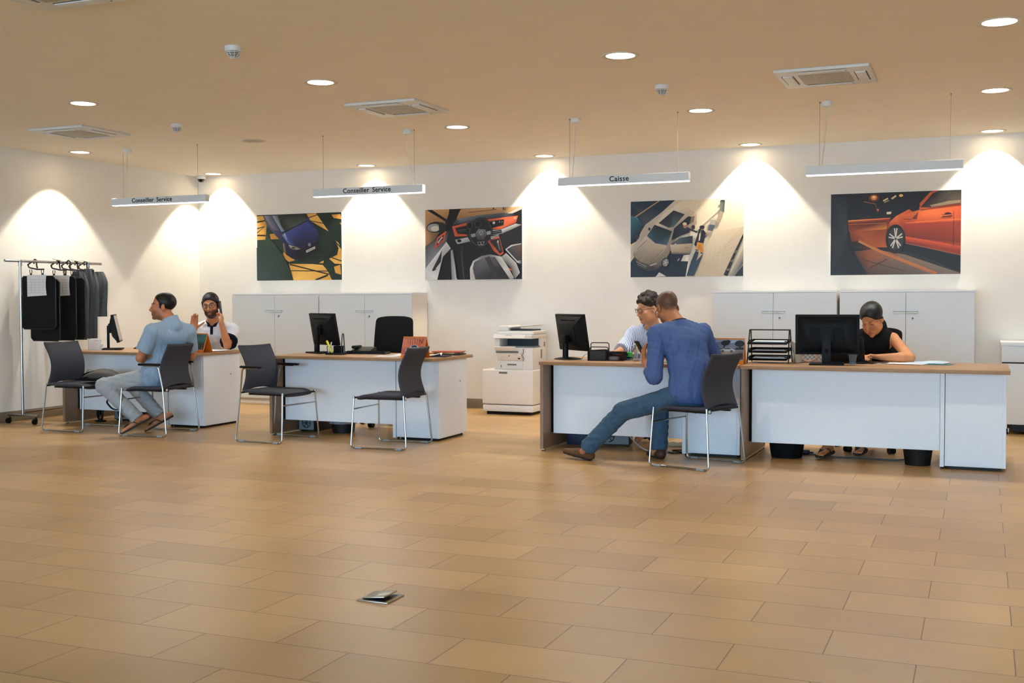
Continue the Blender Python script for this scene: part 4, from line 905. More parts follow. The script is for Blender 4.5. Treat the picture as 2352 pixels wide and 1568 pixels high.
def wirebox(t, x0, x1, y0, y1, h, frame='frame', panel='mesh_panel', fm=None):
    fm = fm or MESH
    f = MB()
    for z in (.003, h): f.tube([(x0, y0, z), (x1, y0, z), (x1, y1, z), (x0, y1, z)], .0032, 6, closed=True)
    for x in (x0, x1):
        for y in (y0, y1): f.cyl((x, y, 0), (x, y, h), .0032, n=6)
    f.build(frame, fm, t)
    for (a, b) in (((x0, y0), (x1, y0)), ((x1, y0), (x1, y1)), ((x1, y1), (x0, y1)), ((x0, y1), (x0, y0))):
        m = MB(); A = Vector((*a, 0)); B = Vector((*b, 0)); n_ = int((B - A).length / .006)
        for k in range(n_ + 1):
            p = A.lerp(B, k / n_); m.tube([p + Vector((0, 0, .003)), p + Vector((0, 0, h))], .0013, 4)
        for k in range(int(h / .006)):
            m.tube([A + Vector((0, 0, .004 + k * .006)), B + Vector((0, 0, .004 + k * .006))], .0013, 4)
        m.build(panel, fm, t)
t = thing('letter_rack', 'black mesh letter rack holding papers on the cash desk', 'desk organiser', (-3.02, 9.17, ZT), R(3))
wirebox(t, -.085, .075, -.05, .05, .085)
MB().tube(fillet([(-.085, .05, .0), (-.085, .05, .15), (.075, .05, .15), (.075, .05, .0)], .02), .004, 8).build('wire_arch', MESH, t)
MB().tube(fillet([(-.08, 0, .0), (-.08, 0, .115), (.08, 0, .115), (.08, 0, .0)], .02), .004, 8).build('wire_arch', MESH, t)
o = MB(Matrix.Translation((-3.02, 9.145, ZT + .006)) @ Matrix.Rotation(R(3), 4, 'Z')).box(-.07, .066, -.012, -.004, 0, .078); tag(o.build('envelope_stack', M('grey_envelopes', (150, 158, 156), .7)), 'grey envelopes standing in the front slot of the mesh letter rack', 'paper')
o = MB(Matrix.Translation((-3.02, 9.20, ZT + .006)) @ Matrix.Rotation(R(3), 4, 'Z')).box(-.07, .066, -.010, .004, 0, .074); tag(o.build('envelope_stack', M('dark_envelopes', (96, 102, 104), .7)), 'darker papers standing in the rear slot of the mesh letter rack', 'paper')
t = thing('mesh_box', 'low black mesh desk box beside the letter rack on the cash desk', 'desk organiser', (-2.865, 9.20, ZT), R(3))
wirebox(t, -.065, .065, -.05, .06, .072)
tag(MB(Matrix.Translation((-2.875, 9.13, ZT + .022))).tube(fillet([(-.035, 0, -.012), (.035, 0, -.012), (.048, 0, 0), (.035, 0, .012), (-.035, 0, .012), (-.048, 0, 0), (-.035, 0, -.012)], .008), .004, 8).box(-.034, .034, -.003, .003, -.009, .009).build('glasses_case', M('grey_case', (92, 88, 84), .4)), 'oval grey case in front of the low mesh box', 'case')
tag(MB(Matrix.Translation((-2.86, 9.21, ZT + .006))).box(-.04, .04, -.03, .03, 0, .05, bev=.006).build('brown_wallet', M('brown_leather', (120, 62, 40), .5)), 'reddish brown wallet inside the low mesh box', 'wallet')
t = thing('stamp', 'bright green self inking stamp beside the clear pump bottle', 'stamp', (-2.80, 9.30, ZT), R(-6))
GRN = M('bright_green_plastic', (40, 170, 60), .4)
MB().box(-.034, .034, -.03, .03, .028, .068, bev=.004).build('body', GRN, t); MB().box(-.030, .030, -.028, .028, 0, .016, bev=.002).build('foot', GREYP, t)
MB().box(-.033, .033, -.03, .03, .016, .028).build('band', BLACK, t); MB().box(-.011, .009, -.0315, -.03, .042, .058).build('window', BLACK, t)
CLEAR = M('clear_plastic', (244, 248, 250), .08, trans=.96, ior=1.12, na=.0)
t = thing('pump_bottle', 'clear pump bottle with a white head on the cash desk', 'bottle', (-2.69, 9.20, ZT), R(25))
MB().box(-.038, .038, -.03, .03, 0, .066, bev=.008, seg=3).lathe([(.028, .062), (.034, .078), (.030, .09), (.016, .104), (.012, .112)], 20).build('body', CLEAR, t)
MB().box(-.034, .034, -.026, .026, .004, .022, bev=.005).build('liquid', M('clear_gel', (226, 236, 236), .05, trans=.9, ior=1.3, na=0), t)
MB().cyl((0, 0, .108), (0, 0, .126), .014, .013).cyl((0, 0, .126), (0, 0, .138), .007).box(-.030, .012, -.010, .010, .136, .150, bev=.004).cyl((-.028, 0, .140), (-.042, 0, .128), .004).build('pump_head', WHITEP, t)
MB().cyl((0, 0, .02), (0, 0, .108), .003).build('dip_tube', WHITEP, t)
t = thing('plastic_bag', 'crumpled clear plastic bag between the stamp and the held phone', 'bag', (-2.60, 9.24, ZT))
def bagf(u, v):
    a = v * 2 * PI; r_ = (.045 + .008 * math.sin(5 * a + 9 * u)) * (1 - .45 * u)
    return (r_ * math.cos(a), r_ * .8 * math.sin(a), .10 * u + .006 * math.sin(7 * a))
MB().slab(bagf, 8, 26, .0006).build('film', M('thin_clear_film', (240, 244, 246), .12, trans=.9, ior=1.05, alpha=.55, na=0), t)
# letter trays on the right desk
t = thing('letter_tray_tower', 'three tier black mesh letter tray at the left end of the rightmost desk', 'letter tray', (-1.61, 9.36, ZT), R(2))
fw, fd = .165, .13
for s in (-1, 1):
    MB().tube([(s * fw, -fd, 0), (s * (fw - .006), -.03, .27), (s * (fw - .006), .03, .27), (s * fw, fd, 0)], .0052, 8).build('side_frame', MESH, t)
    l = MB()
    for z in (.035, .095, .165): l.tube(fillet([(s * fw, -fd + .03, z - .01), (s * (fw - .012), -fd - .005, z + .012), (s * (fw - .03), -fd - .01, z + .016)], .01), .0042, 6)
    l.build('tray_hook', MESH, t)
MB().tube([(-fw + .006, 0, .268), (fw - .006, 0, .268)], .005, 8).build('top_bar', MESH, t)
for k, z in enumerate((.03, .092, .160)):
    m = MB()
    m.slab(lambda u, v: ((fw - .012) * (2 * v - 1), -fd + 2 * fd * u, z + .004 - .012 * max(0, 1 - u * 8)), 10, 2, .0025)
    for s in (-1, 1): m.box(s * (fw - .012) - .001, s * (fw - .012) + .001, -fd + .02, fd, z, z + .028)
    m.box(-fw + .012, fw - .012, fd - .002, fd, z, z + .028)
    m.tube([(-fw + .012, -fd + .005, z + .006), (fw - .012, -fd + .005, z + .006)], .004, 6)
    m.build('tray', BLACKM, t)
for k, (z, mat, lab) in enumerate([(.037, GREENP, 'pale green papers in the lowest letter tray'), (.099, PAPER, 'white papers in the middle letter tray'), (.167, BLUEP, 'pale blue papers in the topmost letter tray')]):
    for q in range(2):
        if q and k == 1: continue
        o = MB(Matrix.Translation((-1.60, 9.36, ZT + z + .006 * q)) @ Matrix.Rotation(R(2 + 4 * q), 4, 'Z')).box(-.135, .135, -.11, .11, 0, .005); o.build
        tag(o.build('paper_stack', mat if not q else PAPER), lab if not q else lab.replace('papers', 'pile, loose white sheet lying on it,').replace('pale green ', 'green ').replace('pale blue ', 'blue '), 'paper')
tag(MB().slab(lambda u, v: (-1.398 + .03 * (2 * v - 1) * .4 + .085 * (1 - u) * .45 - .02, 9.27 + .19 * v, ZT + .002 + .175 * u * (1 - .22 * v)), 8, 8, .014).build('leaning_pouch', M('grey_canvas', (150, 138, 122), .85, bump=.2, ns=200)), 'grey beige canvas pouch leaning against the letter trays', 'pouch')
t = thing('handbag', 'small beige handbag with a checkered pattern and round handles behind the large monitor', 'handbag', (-1.305, 9.50, ZT), R(-3))
def check_material():
    m = bpy.data.materials.new('checkered_canvas'); m.use_nodes = True
    nt = m.node_tree; b = nt.nodes['Principled BSDF']; tc = nt.nodes.new('ShaderNodeTexCoord'); ck = nt.nodes.new('ShaderNodeTexChecker')
    ck.inputs['Scale'].default_value = 55; ck.inputs['Color1'].default_value = (*lin((206, 196, 176)), 1); ck.inputs['Color2'].default_value = (*lin((150, 146, 132)), 1)
    nt.links.new(tc.outputs['Object'], ck.inputs['Vector']); nt.links.new(ck.outputs['Color'], b.inputs['Base Color']); b.inputs['Roughness'].default_value = .6
    return m
MB().box(-.13, .13, -.06, .06, 0, .115, bev=.018, seg=3).build('body', check_material(), t)
TRIM = M('tan_leather', (196, 150, 120), .5)
MB().box(-.131, .131, -.061, .061, .0, .03, bev=.012).build('leather_base', M('rose_leather', (206, 170, 150), .55), t)
for y in (-.064, .064): MB().tube(bez([(-.06, y, .085), (-.055, y - .004, .035), (0, y - .006, .012), (.055, y - .004, .035), (.06, y, .085)], 8), .006, 8).build('handle', TRIM, t)
t = thing('plastic_cup', 'clear ribbed plastic cup at the front of the rightmost desk, right of the monitor', 'cup', (-.935, 9.17, ZT))
MB().lathe([(0, .002), (.023, .002), (.024, .03), (.028, .06), (.034, .085), (.0355, .086), (.0345, .084), (.029, .06), (.025, .03), (.0245, 0), (0, 0)], 28).build('cup', CLEAR, t)
MB().lathe([(0, .003), (.0225, .003), (.0232, .024), (0, .024)], 24).build('water', M('water', (230, 240, 244), .02, trans=.95, ior=1.2, na=0), t)

# ------------------------------------------------------------------ copier on its stand
t = thing('copier_stand', 'wide white lidded stand under the photocopier by the back wall', 'cabinet', (-4.855, 11.50, 0))
PW = M('copier_white', (236, 232, 226), .4, na=.012)
MB().box(-.305, .305, 0, .50, .115, .50, bev=.012, seg=3).build('body', PW, t)
MB().box(-.30, .30, .006, .49, .035, .107, bev=.006).build('base_drawer', PW, t)
MB().box(-.26, .26, .03, .46, 0, .036).build('skid', BLACK, t)
MB().prism([(-.10, .478), (0, .478), (.0, .470), (-.004, .458), (-.096, .458), (-.10, .470)], -.004, .002).build('recessed_handle', GREYP, t)
t = thing('photocopier', 'white photocopier with an open front tray on the stand by the back wall', 'photocopier', (-4.80, 11.53, .5))
b = MB().box(-.23, .23, .02, .44, 0, .245, bev=.006); b.box(-.23, -.165, .02, .44, .245, .345, bev=.004); b.box(-.23, .23, .25, .44, .245, .345); b.build('body', PW, t)
MB().box(-.165, .225, .05, .26, .246, .262).build('output_floor', GREYP, t)
MB().box(-.165, .21, .245, .252, .258, .345).build('output_back', M('deep_grey_plastic', (54, 66, 72), .5), t)
MB().box(-.234, .235, -.02, .45, .345, .392, bev=.008).build('scanner_deck', PW, t)
MB().prism([(-.04, .352), (-.02, .392), (.06, .394), (.06, .352)], -.22, .16, axis='x').build('control_panel', PW, t)
MB(Matrix.Translation((-.04, -.012, .386)) @ Matrix.Rotation(R(20), 4, 'X')).box(-.04, .04, -.014, .014, 0, .003).build('display', GREYP, t)
ad = MB().box(-.19, .24, .03, .42, .394, .43, bev=.008); ad.build('feeder_base', PW, t)
MB().box(-.19, -.07, .04, .42, .43, .487, bev=.01).build('feeder_head', PW, t)
MB().box(-.07, .18, .10, .40, .430, .446).build('feeder_slot', M('deep_grey_plastic', (54, 66, 72), .5), t)
MB(Matrix.Translation((-.09, .22, .462)) @ Matrix.Rotation(R(-5), 4, 'Y')).box(0, .31, -.17, .18, 0, .012, bev=.004).build('document_tray', PW, t)
MB().box(-.165, .11, .012, .022, .005, .10, bev=.003).build('paper_drawer', WHITEP, t)
MB().box(-.07, .04, .006, .013, .05, .066, bev=.003).build('drawer_handle', GREYP, t); MB().box(-.146, -.140, .009, .013, .025, .05).build('level_gauge', BLACK, t)
X = Matrix.Translation((-.02, .02, .108)) @ Matrix.Rotation(R(26), 4, 'X')
MB(X).box(-.165, .125, -.014, 0, 0, .10, bev=.004).build('manual_feed_door', PW, t)
MB(X).box(-.168, .10, -.018, .004, .095, .112, bev=.003).build('door_edge', GREYP, t)
MB(Matrix.Translation((-.03, -.035, .215)) @ Matrix.Rotation(R(40), 4, 'X')).box(-.165, .09, -.008, 0, 0, .06, bev=.002).build('feed_tray', PW, t)
MB(X).box(-.022, -.012, -.016, -.013, .055, .067).build('latch', BLACK, t); MB(X).box(.085, .11, -.017, -.013, .02, .035).build('release_button', BLACK, t)
MB().tube(bez([(.12, .012, .235), (.125, .002, .19), (.112, .0, .16), (.128, .0, .13), (.12, .008, .10)], 6), .004, 6).build('door_strap', GREYP, t)
g = MB()
for z, dz, y, dy in ((.12, .10, .26, .045), (.25, .05, .36, .04), (.03, .05, .36, .03)): g.box(.229, .2315, y, y + dy, z, z + dz)
g.build('side_vents', M('vent_tan', (150, 138, 122), .6), t)

# ------------------------------------------------------------------ clothes rail with car mats
t = thing('clothes_rail', 'chrome rolling clothes rail along the left wall', 'clothes rail', (-9.2, 9.3, 0))
MB().cyl((0, -.66, 1.69), (0, .70, 1.69), .014).build('top_rail', CHROME, t)
for y in (-.46, .50):
    MB().cyl((0, y, .10), (0, y, 1.68), .0135).build('upright', CHROME, t)
    MB().cyl((0, y, 1.64), (0, y, 1.70), .019).build('rail_clamp', CHROME, t)
    MB().box(-.20, .20, y - .014, y + .014, .075, .10, bev=.003).build('foot_bar', CHROME, t)
    for x in (-.18, .18):
        c = MB().cyl((x - .012, y - .02, .030), (x + .012, y - .02, .030), .030, n=18); c.cyl((x, y, .04), (x, y, .076), .008); c.box(x - .016, x + .016, y - .03, y + .006, .035, .06, bev=.003)
        c.build('caster', BLACK, t)
MB().box(-.012, .012, -.46, .50, .105, .128, bev=.002).build('bottom_bar', CHROME, t)
HANG = M('hanger_black', (14, 14, 15), .45); MAT_ = M('car_mat_carpet', (15, 15, 16), .95, ns=250, na=.3, bump=.3)
FILM = M('garment_film', (200, 208, 212), .16, trans=.3, ior=1.3, alpha=.06, na=.3, ns=14, stretch=(1, 1, .25), bump=1.0)
def hanger(y, dx, label, white=False, ang=0):
    t = thing('clip_hanger', label, 'hanger', (-9.2 + dx, y, 1.69), R(ang), group='black clip hangers on the rail')
    MB().tube(bez([(-.012, 0, -.022), (-.022, 0, .004), (0, 0, .024), (.022, 0, .006), (.02, 0, -.03), (.03, 0, -.07)], 6), .0075, 8).build('hook', HANG, t)
    MB().tube(fillet([(-.10, 0, -.03), (-.085, 0, -.062), (.03, 0, -.082), (.12, 0, -.082)], .02), .008, 8).build('arm', HANG, t)
    MB().tube([(-.10, 0, -.03), (-.02, 0, .01)], .008, 8).build('brace', HANG, t)
    for x in (-.06, .10):
        c = MB().tube([(x - .012, 0, -.082), (x - .016, 0, -.105), (x - .008, 0, -.125), (x + .008, 0, -.125), (x + .016, 0, -.105), (x + .012, 0, -.082)], .004, 6)
        c.box(x - .012, x + .012, -.006, .006, -.142, -.122, bev=.003); c.build('clip', HANG, t)
    if white: MB(Matrix.Rotation(R(10), 4, 'Y')).box(-.07, .05, -.014, .014, .022, .034, bev=.003).build('size_label', M('label_cream', (236, 226, 200), .5), t)
    return t
hanger(9.06, -.02, 'black clip hanger of the nearest car mat, leftmost on the rail')
hanger(9.36, .0, 'black clip hanger of the second car mat on the rail', True)
hanger(9.47, .04, 'black clip hanger between the second tag and the wrapped garments')
hanger(9.62, .0, 'black clip hanger with a cream label above the first wrapped garment', True)
hanger(9.74, .02, 'black clip hanger with a cream label, farthest along the rail', True)
def mat_shape(w, z0, z1, notch):
    r_ = .03
    o = [(-w / 2, z1 - r_), (-w / 2 + r_, z1), (w / 2 - r_, z1), (w / 2, z1 - r_), (w / 2, z0 + r_), (w / 2 - r_, z0), (-w / 2 + r_ + notch, z0), (-w / 2 + notch, z0 + r_)]
    if notch: o += [(-w / 2 + notch, z0 + .20), (-w / 2, z0 + .22)]
    return o
def carmat(y, dx, w, z0, z1, label, tagged, notch=.0, rz=0):
    t = thing('car_mat', label, 'car mat', (-9.2 + dx, y, 0), R(rz), group='black car mats hung on the rail')
    MB().prism(mat_shape(w, z0, z1, notch), -.006, .006).build('carpet', MAT_, t)
    MB().tube([(p[0], 0, p[1]) for p in mat_shape(w, z0, z1, notch)], .007, 6, closed=True).build('edge_binding', HANG, t)
    if tagged:
        MB().slab(lambda u, v: (-.135 + .25 * v, -.012 - .012 * math.sin(PI * u) * v, z1 + .015 - .215 * u - .012 * (1 - v) * u), 8, 6, .0006).build('paper_tag', PAPER, t)
        g = MB()
        for k in range(6): g.box(-.12, .10, -.0300, -.0297, z1 - .175 + .028 * k, z1 - .173 + .028 * k)
        for k in range(5): g.box(-.12 + .052 * k, -.118 + .052 * k, -.0300, -.0297, z1 - .175, z1 - .033)
        g.build('tag_table', M('tag_ink', (170, 176, 176), .7), t)
carmat(9.06, .02, .44, .98, 1.535, 'nearest black car mat with a gridded white tag, leftmost on the rail', True, rz=4)
carmat(9.13, .04, .40, .855, 1.50, 'black car mat hanging just behind the tagged leftmost one', False)
carmat(9.36, .04, .36, .855, 1.535, 'black car mat with a creased white tag, second tag on the rail', True, rz=8)
carmat(9.47, .07, .34, .86, 1.52, 'black car mat hanging between the second tag and the wrapped garments', False, rz=10)
def wrapped(y, dx, w, z0, z1, label, seed, rz=0):
    t = thing('wrapped_garment', label, 'garment', (-9.2 + dx, y, 0), R(rz), group='dark garments in clear film on the rail')
    rnd = random.Random(seed); ph = [rnd.uniform(0, 6) for _ in range(6)]
    def body(k):
        def f(u, v):
            a = v * 2 * PI; sh = min(1, .25 + 3.2 * u) ** .5
            ww = w / 2 * sh * k * (1 - .10 * u + .05 * math.sin(4 * u + ph[0])); dd = .045 * k * (.5 + .5 * sh) * (1 + .25 * math.sin(3 * a + 7 * u + ph[1]))
            return (ww * math.cos(a) * (1 + .03 * math.sin(5 * a + ph[2])), dd * math.sin(a) + .006 * math.sin(9 * a + 4 * u + ph[3]), z1 - (z1 - z0) * u)
        return f
    MB().slab(body(.84), 20, 28, .003).build('cloth', M('dark_cloth', (17, 21, 25), .8, ns=60, na=.3), t)
    MB().slab(body(1.0), 24, 36, .0007).build('clear_film', FILM, t)
wrapped(9.60, .05, .25, .85, 1.60, 'dark garment in shiny clear film, nearest of the wrapped ones', 1, rz=12)
wrapped(9.74, .06, .25, .86, 1.63, 'dark garment in clear film with a pale top, middle of the wrapped ones', 2, rz=10)
wrapped(9.88, .07, .28, 1.10, 1.60, 'shorter dark garment in clear film at the far end of the rail', 3, rz=8)

# ------------------------------------------------------------------ backpack on the first chair
t = thing('backpack', 'grey and black backpack lying on the leftmost chair', 'backpack', (-8.10, 8.80, .478), R(10))
def pack(u, v):
    a = v * 2 * PI; r_ = math.sin(PI * (.06 + .88 * u)) ** .6
    return (-.20 + .40 * u, .15 * r_ * math.cos(a),   .005 + .042 * r_ * (1 + .35 * math.sin(2.2 * u)) * (1 + math.sin(a)) * (1 + .06 * math.sin(6 * a + 8 * u)) - (.004 if math.sin(a) < 0 else 0))
MB().slab(pack, 24, 28, .003).build('body', M('grey_nylon', (70, 68, 62), .7, ns=70, na=.15, bump=.15), t, ang=60)
MB().slab(lambda u, v: (-.20 + .40 * u, -.158 + .02 * math.sin(PI * u), .012 + .045 * v * math.sin(PI * (.1 + .8 * u))), 14, 4, .004).build('black_panel', BLACKM, t)
MB().tube(bez([(-.19, -.03, .03), (-.16, -.06, .070), (-.06, -.07, .098), (.06, -.06, .098), (.16, .0, .07)], 8), .009, 8, flat=.5).build('zip_band', BLACKM, t)
MB().tube(bez([(-.15, -.04, .075), (-.12, -.05, .112), (-.06, -.05, .102)], 6), .008, 6).build('grab_handle', M('webbing_tan', (150, 140, 116), .7), t)
MB().tube(bez([(.12, -.13, .02), (.17, -.17, -.05), (.17, -.17, -.16), (.15, -.16, -.20), (.22, -.17, -.26), (.30, -.16, -.26), (.35, -.14, -.20)], 8), .009, 8, flat=.35).build('dangling_strap', BLACKM, t)

# ------------------------------------------------------------------ things under the desks
CASE = M('computer_case', (13, 14, 15), .5)
def computer(loc, rz, label, back=True, w=.18, d=.40, h=.40):
    t = thing('desktop_computer', label, 'computer', loc, rz, group='desktop computers under the desks')
    MB().box(-w / 2, w / 2, 0, d, .012, h, bev=.004).build('case', CASE, t)
    for s in (-1, 1): MB().box(s * w * .4 - .012, s * w * .4 + .012, .03, d - .03, 0, .013).build('foot', BLACK, t)
    MB().box(-w / 2 + .008, w / 2 - .008, -.003, .002, .02, h * .40).build('rear_plate', GREYP, t)
    f = MB().tube([(.045 * math.cos(a * PI / 10), -.004, .085 + .045 * math.sin(a * PI / 10)) for a in range(20)], .004, 6, closed=True)
    for a in range(6): f.tube([(.0, -.004, .085), (.045 * math.cos(a * PI / 3), -.004, .085 + .045 * math.sin(a * PI / 3))], .004, 5)
    f.build('fan_grille', BLACK, t)
    MB().box(-w / 2 + .008, w / 2 - .008, -.003, .002, h * .42, h - .02).build('port_plate', STEEL, t)
    return t
computer((-6.06, 9.33, 0), R(0), 'desktop computer with a grey rear plate under the left end of the empty desk')
pc = computer((-2.99, 9.36, 0), R(8), 'desktop computer with its board showing under the cash desk', w=.36, d=.18, h=.30)
MB().box(-.15, .0, -.008, -.002, .03, .13).build('circuit_board', M('circuit_board_green', (90, 120, 112), .5, ns=60, na=.5), pc, 'exposed green circuit board')
computer((-8.45, 9.45, 0), R(-4), 'desktop computer under the far left desk beside the stretched foot', w=.2)
t = thing('desk_fan', 'small dark round fan standing on the floor under the far left desk', 'fan', (-8.60, 9.30, 0), R(-30))
MB(Matrix.Translation((0, 0, .10))).tube([(.085 * math.cos(a * PI / 12), 0, .085 * math.sin(a * PI / 12)) for a in range(24)], .011, 8, closed=True).build('ring', BLACK, t)
f = MB(Matrix.Translation((0, 0, .10)))
for a in range(12): f.tube([(0, -.012, 0), (.085 * math.cos(a * PI / 6), -.006, .085 * math.sin(a * PI / 6))], .003, 5)
f.cyl((0, -.02, 0), (0, .03, 0), .028); f.build('grille', BLACK, t)
MB().box(-.05, .05, -.04, .05, 0, .016, bev=.004).build('base', BLACK, t)
t = thing('waste_bin', 'dark bin lined with a clear bag under the empty desk', 'bin', (-5.70, 9.42, 0))
MB().lathe([(.10, .0), (.13, .24), (.135, .24), (.105, 0)], 28, cap=False).lathe([(0, .004), (.10, .004), (.10, 0), (0, 0)], 28).build('pail', CASE, t)
MB().slab(lambda u, v: ((.138 + .006 * math.sin(11 * v * 2 * PI)) * math.cos(v * 2 * PI), (.138 + .006 * math.sin(11 * v * 2 * PI + 1)) * math.sin(v * 2 * PI), .26 - .17 * u), 5, 40, .0008).build('liner', M('bin_liner', (190, 200, 206), .25, trans=.4, alpha=.55, na=.2, ns=20), t)
t = thing('box', 'dark blue box on the floor under the cash desk behind the stretched shoe', 'box', (-3.29, 9.36, 0), R(6))
MB().box(-.09, .09, 0, .16, 0, .20, bev=.004).build('carton', M('dark_blue_box', (34, 48, 72), .5, ns=12, na=.5), t); MB().box(-.092, .092, -.002, .162, .17, .202, bev=.003).build('lid', M('dark_blue_lid', (28, 38, 56), .5), t)
tag(MB().tube(bez([(-2.84, 9.30, .16), (-2.74, 9.20, .10), (-2.62, 9.12, .03), (-2.50, 9.10, .006), (-2.38, 9.16, .006)], 8), .006, 6).build('cable', M('pale_cable', (176, 182, 184), .5)), 'pale cable drooping under the cash desk behind the stretched leg', 'cable')
tag(MB().tube(bez([(-2.46, 9.22, .006), (-2.36, 9.10, .006), (-2.29, 9.16, .006), (-2.40, 9.26, .006), (-2.28, 9.30, .006), (-2.31, 9.12, .006)], 10), .005, 6).build('cable', BLACK), 'black cable coiled on the floor beside the pedestal of the cash desk', 'cable')
t = thing('power_strip', 'beige power strip on the floor under the cash desk', 'power strip', (-2.50, 9.56, 0), R(4))
MB().box(-.16, .16, -.03, .03, 0, .035, bev=.005).build('case', M('beige_plastic', (206, 184, 140), .5), t)
for k in range(4): MB().cyl((-.11 + .07 * k, 0, .034), (-.11 + .07 * k, 0, .037), .02).build('socket', GREYP, t)
t = thing('shoulder_bag', 'black bag on the floor under the left end of the rightmost desk', 'bag', (-1.45, 9.24, 0))
MB().slab(lambda u, v: ((.115 + .015 * math.sin(4 * v * PI)) * math.cos(v * 2 * PI) * (1 + .15 * math.sin(PI * u)), .10 * math.sin(v * 2 * PI) * (1 + .1 * math.sin(PI * u)), .004 + .30 * (1 - u) * (1 - .04 * math.sin(6 * PI * v))), 12, 26, .004).build('body', BLACKM, t)
MB().tube(bez([(-.10, 0, .28), (-.06, 0, .38), (.06, 0, .38), (.10, 0, .28)], 8), .008, 8).build('strap', BLACK, t)
t = thing('power_adapter', 'black power adapter on the floor beside the sandalled foot', 'adapter', (-1.36, 9.47, 0), R(10))
MB().box(-.06, .06, -.03, .03, 0, .035, bev=.006).build('brick', BLACK, t); MB().cyl((.06, 0, .017), (.09, 0, .014), .006).build('lead', BLACK, t)
tag(MB().tube(bez([(-1.30, 9.46, .007), (-1.10, 9.36, .007), (-.85, 9.36, .007), (-.62, 9.34, .007), (-.45, 9.42, .03), (-.36, 9.48, .10)], 10), .007, 6).build('cable', M('grey_cable_floor', (84, 86, 84), .5)), 'grey cable running along the floor under the rightmost desk', 'cable')
tag(MB().tube(bez([(-1.56, 9.55, .16), (-1.50, 9.50, .05), (-1.40, 9.46, .06), (-1.33, 9.44, .14), (-1.30, 9.46, .24)], 8), .005, 6).build('cable', BLACK), 'black looped cable hanging beside the black bag', 'cable')
t = thing('waste_basket', 'black mesh waste basket under the rightmost desk beside the pedestal', 'bin', (-.45, 9.20, 0))
b = MB().lathe([(.09, .0), (.125, .26), (.128, .26), (.093, 0)], 28, cap=False); b.lathe([(0, .004), (.09, .004), (.09, 0), (0, 0)], 28)
b.build('basket', M('basket_mesh', (14, 14, 14), .6, alpha=.72), t)
MB().tube([(.127 * math.cos(a * PI / 14), .127 * math.sin(a * PI / 14), .26) for a in range(28)], .005, 6, closed=True).build('rim', BLACK, t)
t = thing('paper_cup', 'pale spotted paper cup thrown into the mesh waste basket', 'cup', (-.425, 9.155, .012), R(0))
MB().lathe([(.026, 0), (.036, .095), (.038, .097), (.036, .099), (.024, .004)], 24, cap=False).build('cup', M('pale_blue_cup', (186, 206, 214), .5), t)
sp = MB()
for a in range(7):
    for z in (.02, .05, .08):
        an = a * .9 + z * 20; r_ = .0265 + .010 * z / .095
        sp.cyl((r_ * math.cos(an), r_ * math.sin(an), z), ((r_ + .0012) * math.cos(an), (r_ + .0012) * math.sin(an), z), .009, n=10)
sp.build('spots', M('navy_dots', (40, 60, 84), .5), t)

# ------------------------------------------------------------------ floor socket box
t = thing('floor_socket_box', 'square metal floor socket box with its lid ajar in the open tiled floor', 'floor box', (-2.37, 4.21, 0), R(0))
MB().box(-.075, .075, -.075, .075, 0, .006, bev=.002).build('frame', STEEL, t)
MB().box(-.055, .055, -.055, .055, .004, .0068).build('recess', BLACK, t)
MB(Matrix.Translation((-.058, 0, .008)) @ Matrix.Rotation(R(-6.5), 4, 'Y')).box(0, .108, -.058, .058, 0, .006, bev=.0015).build('lid', STEEL, t)
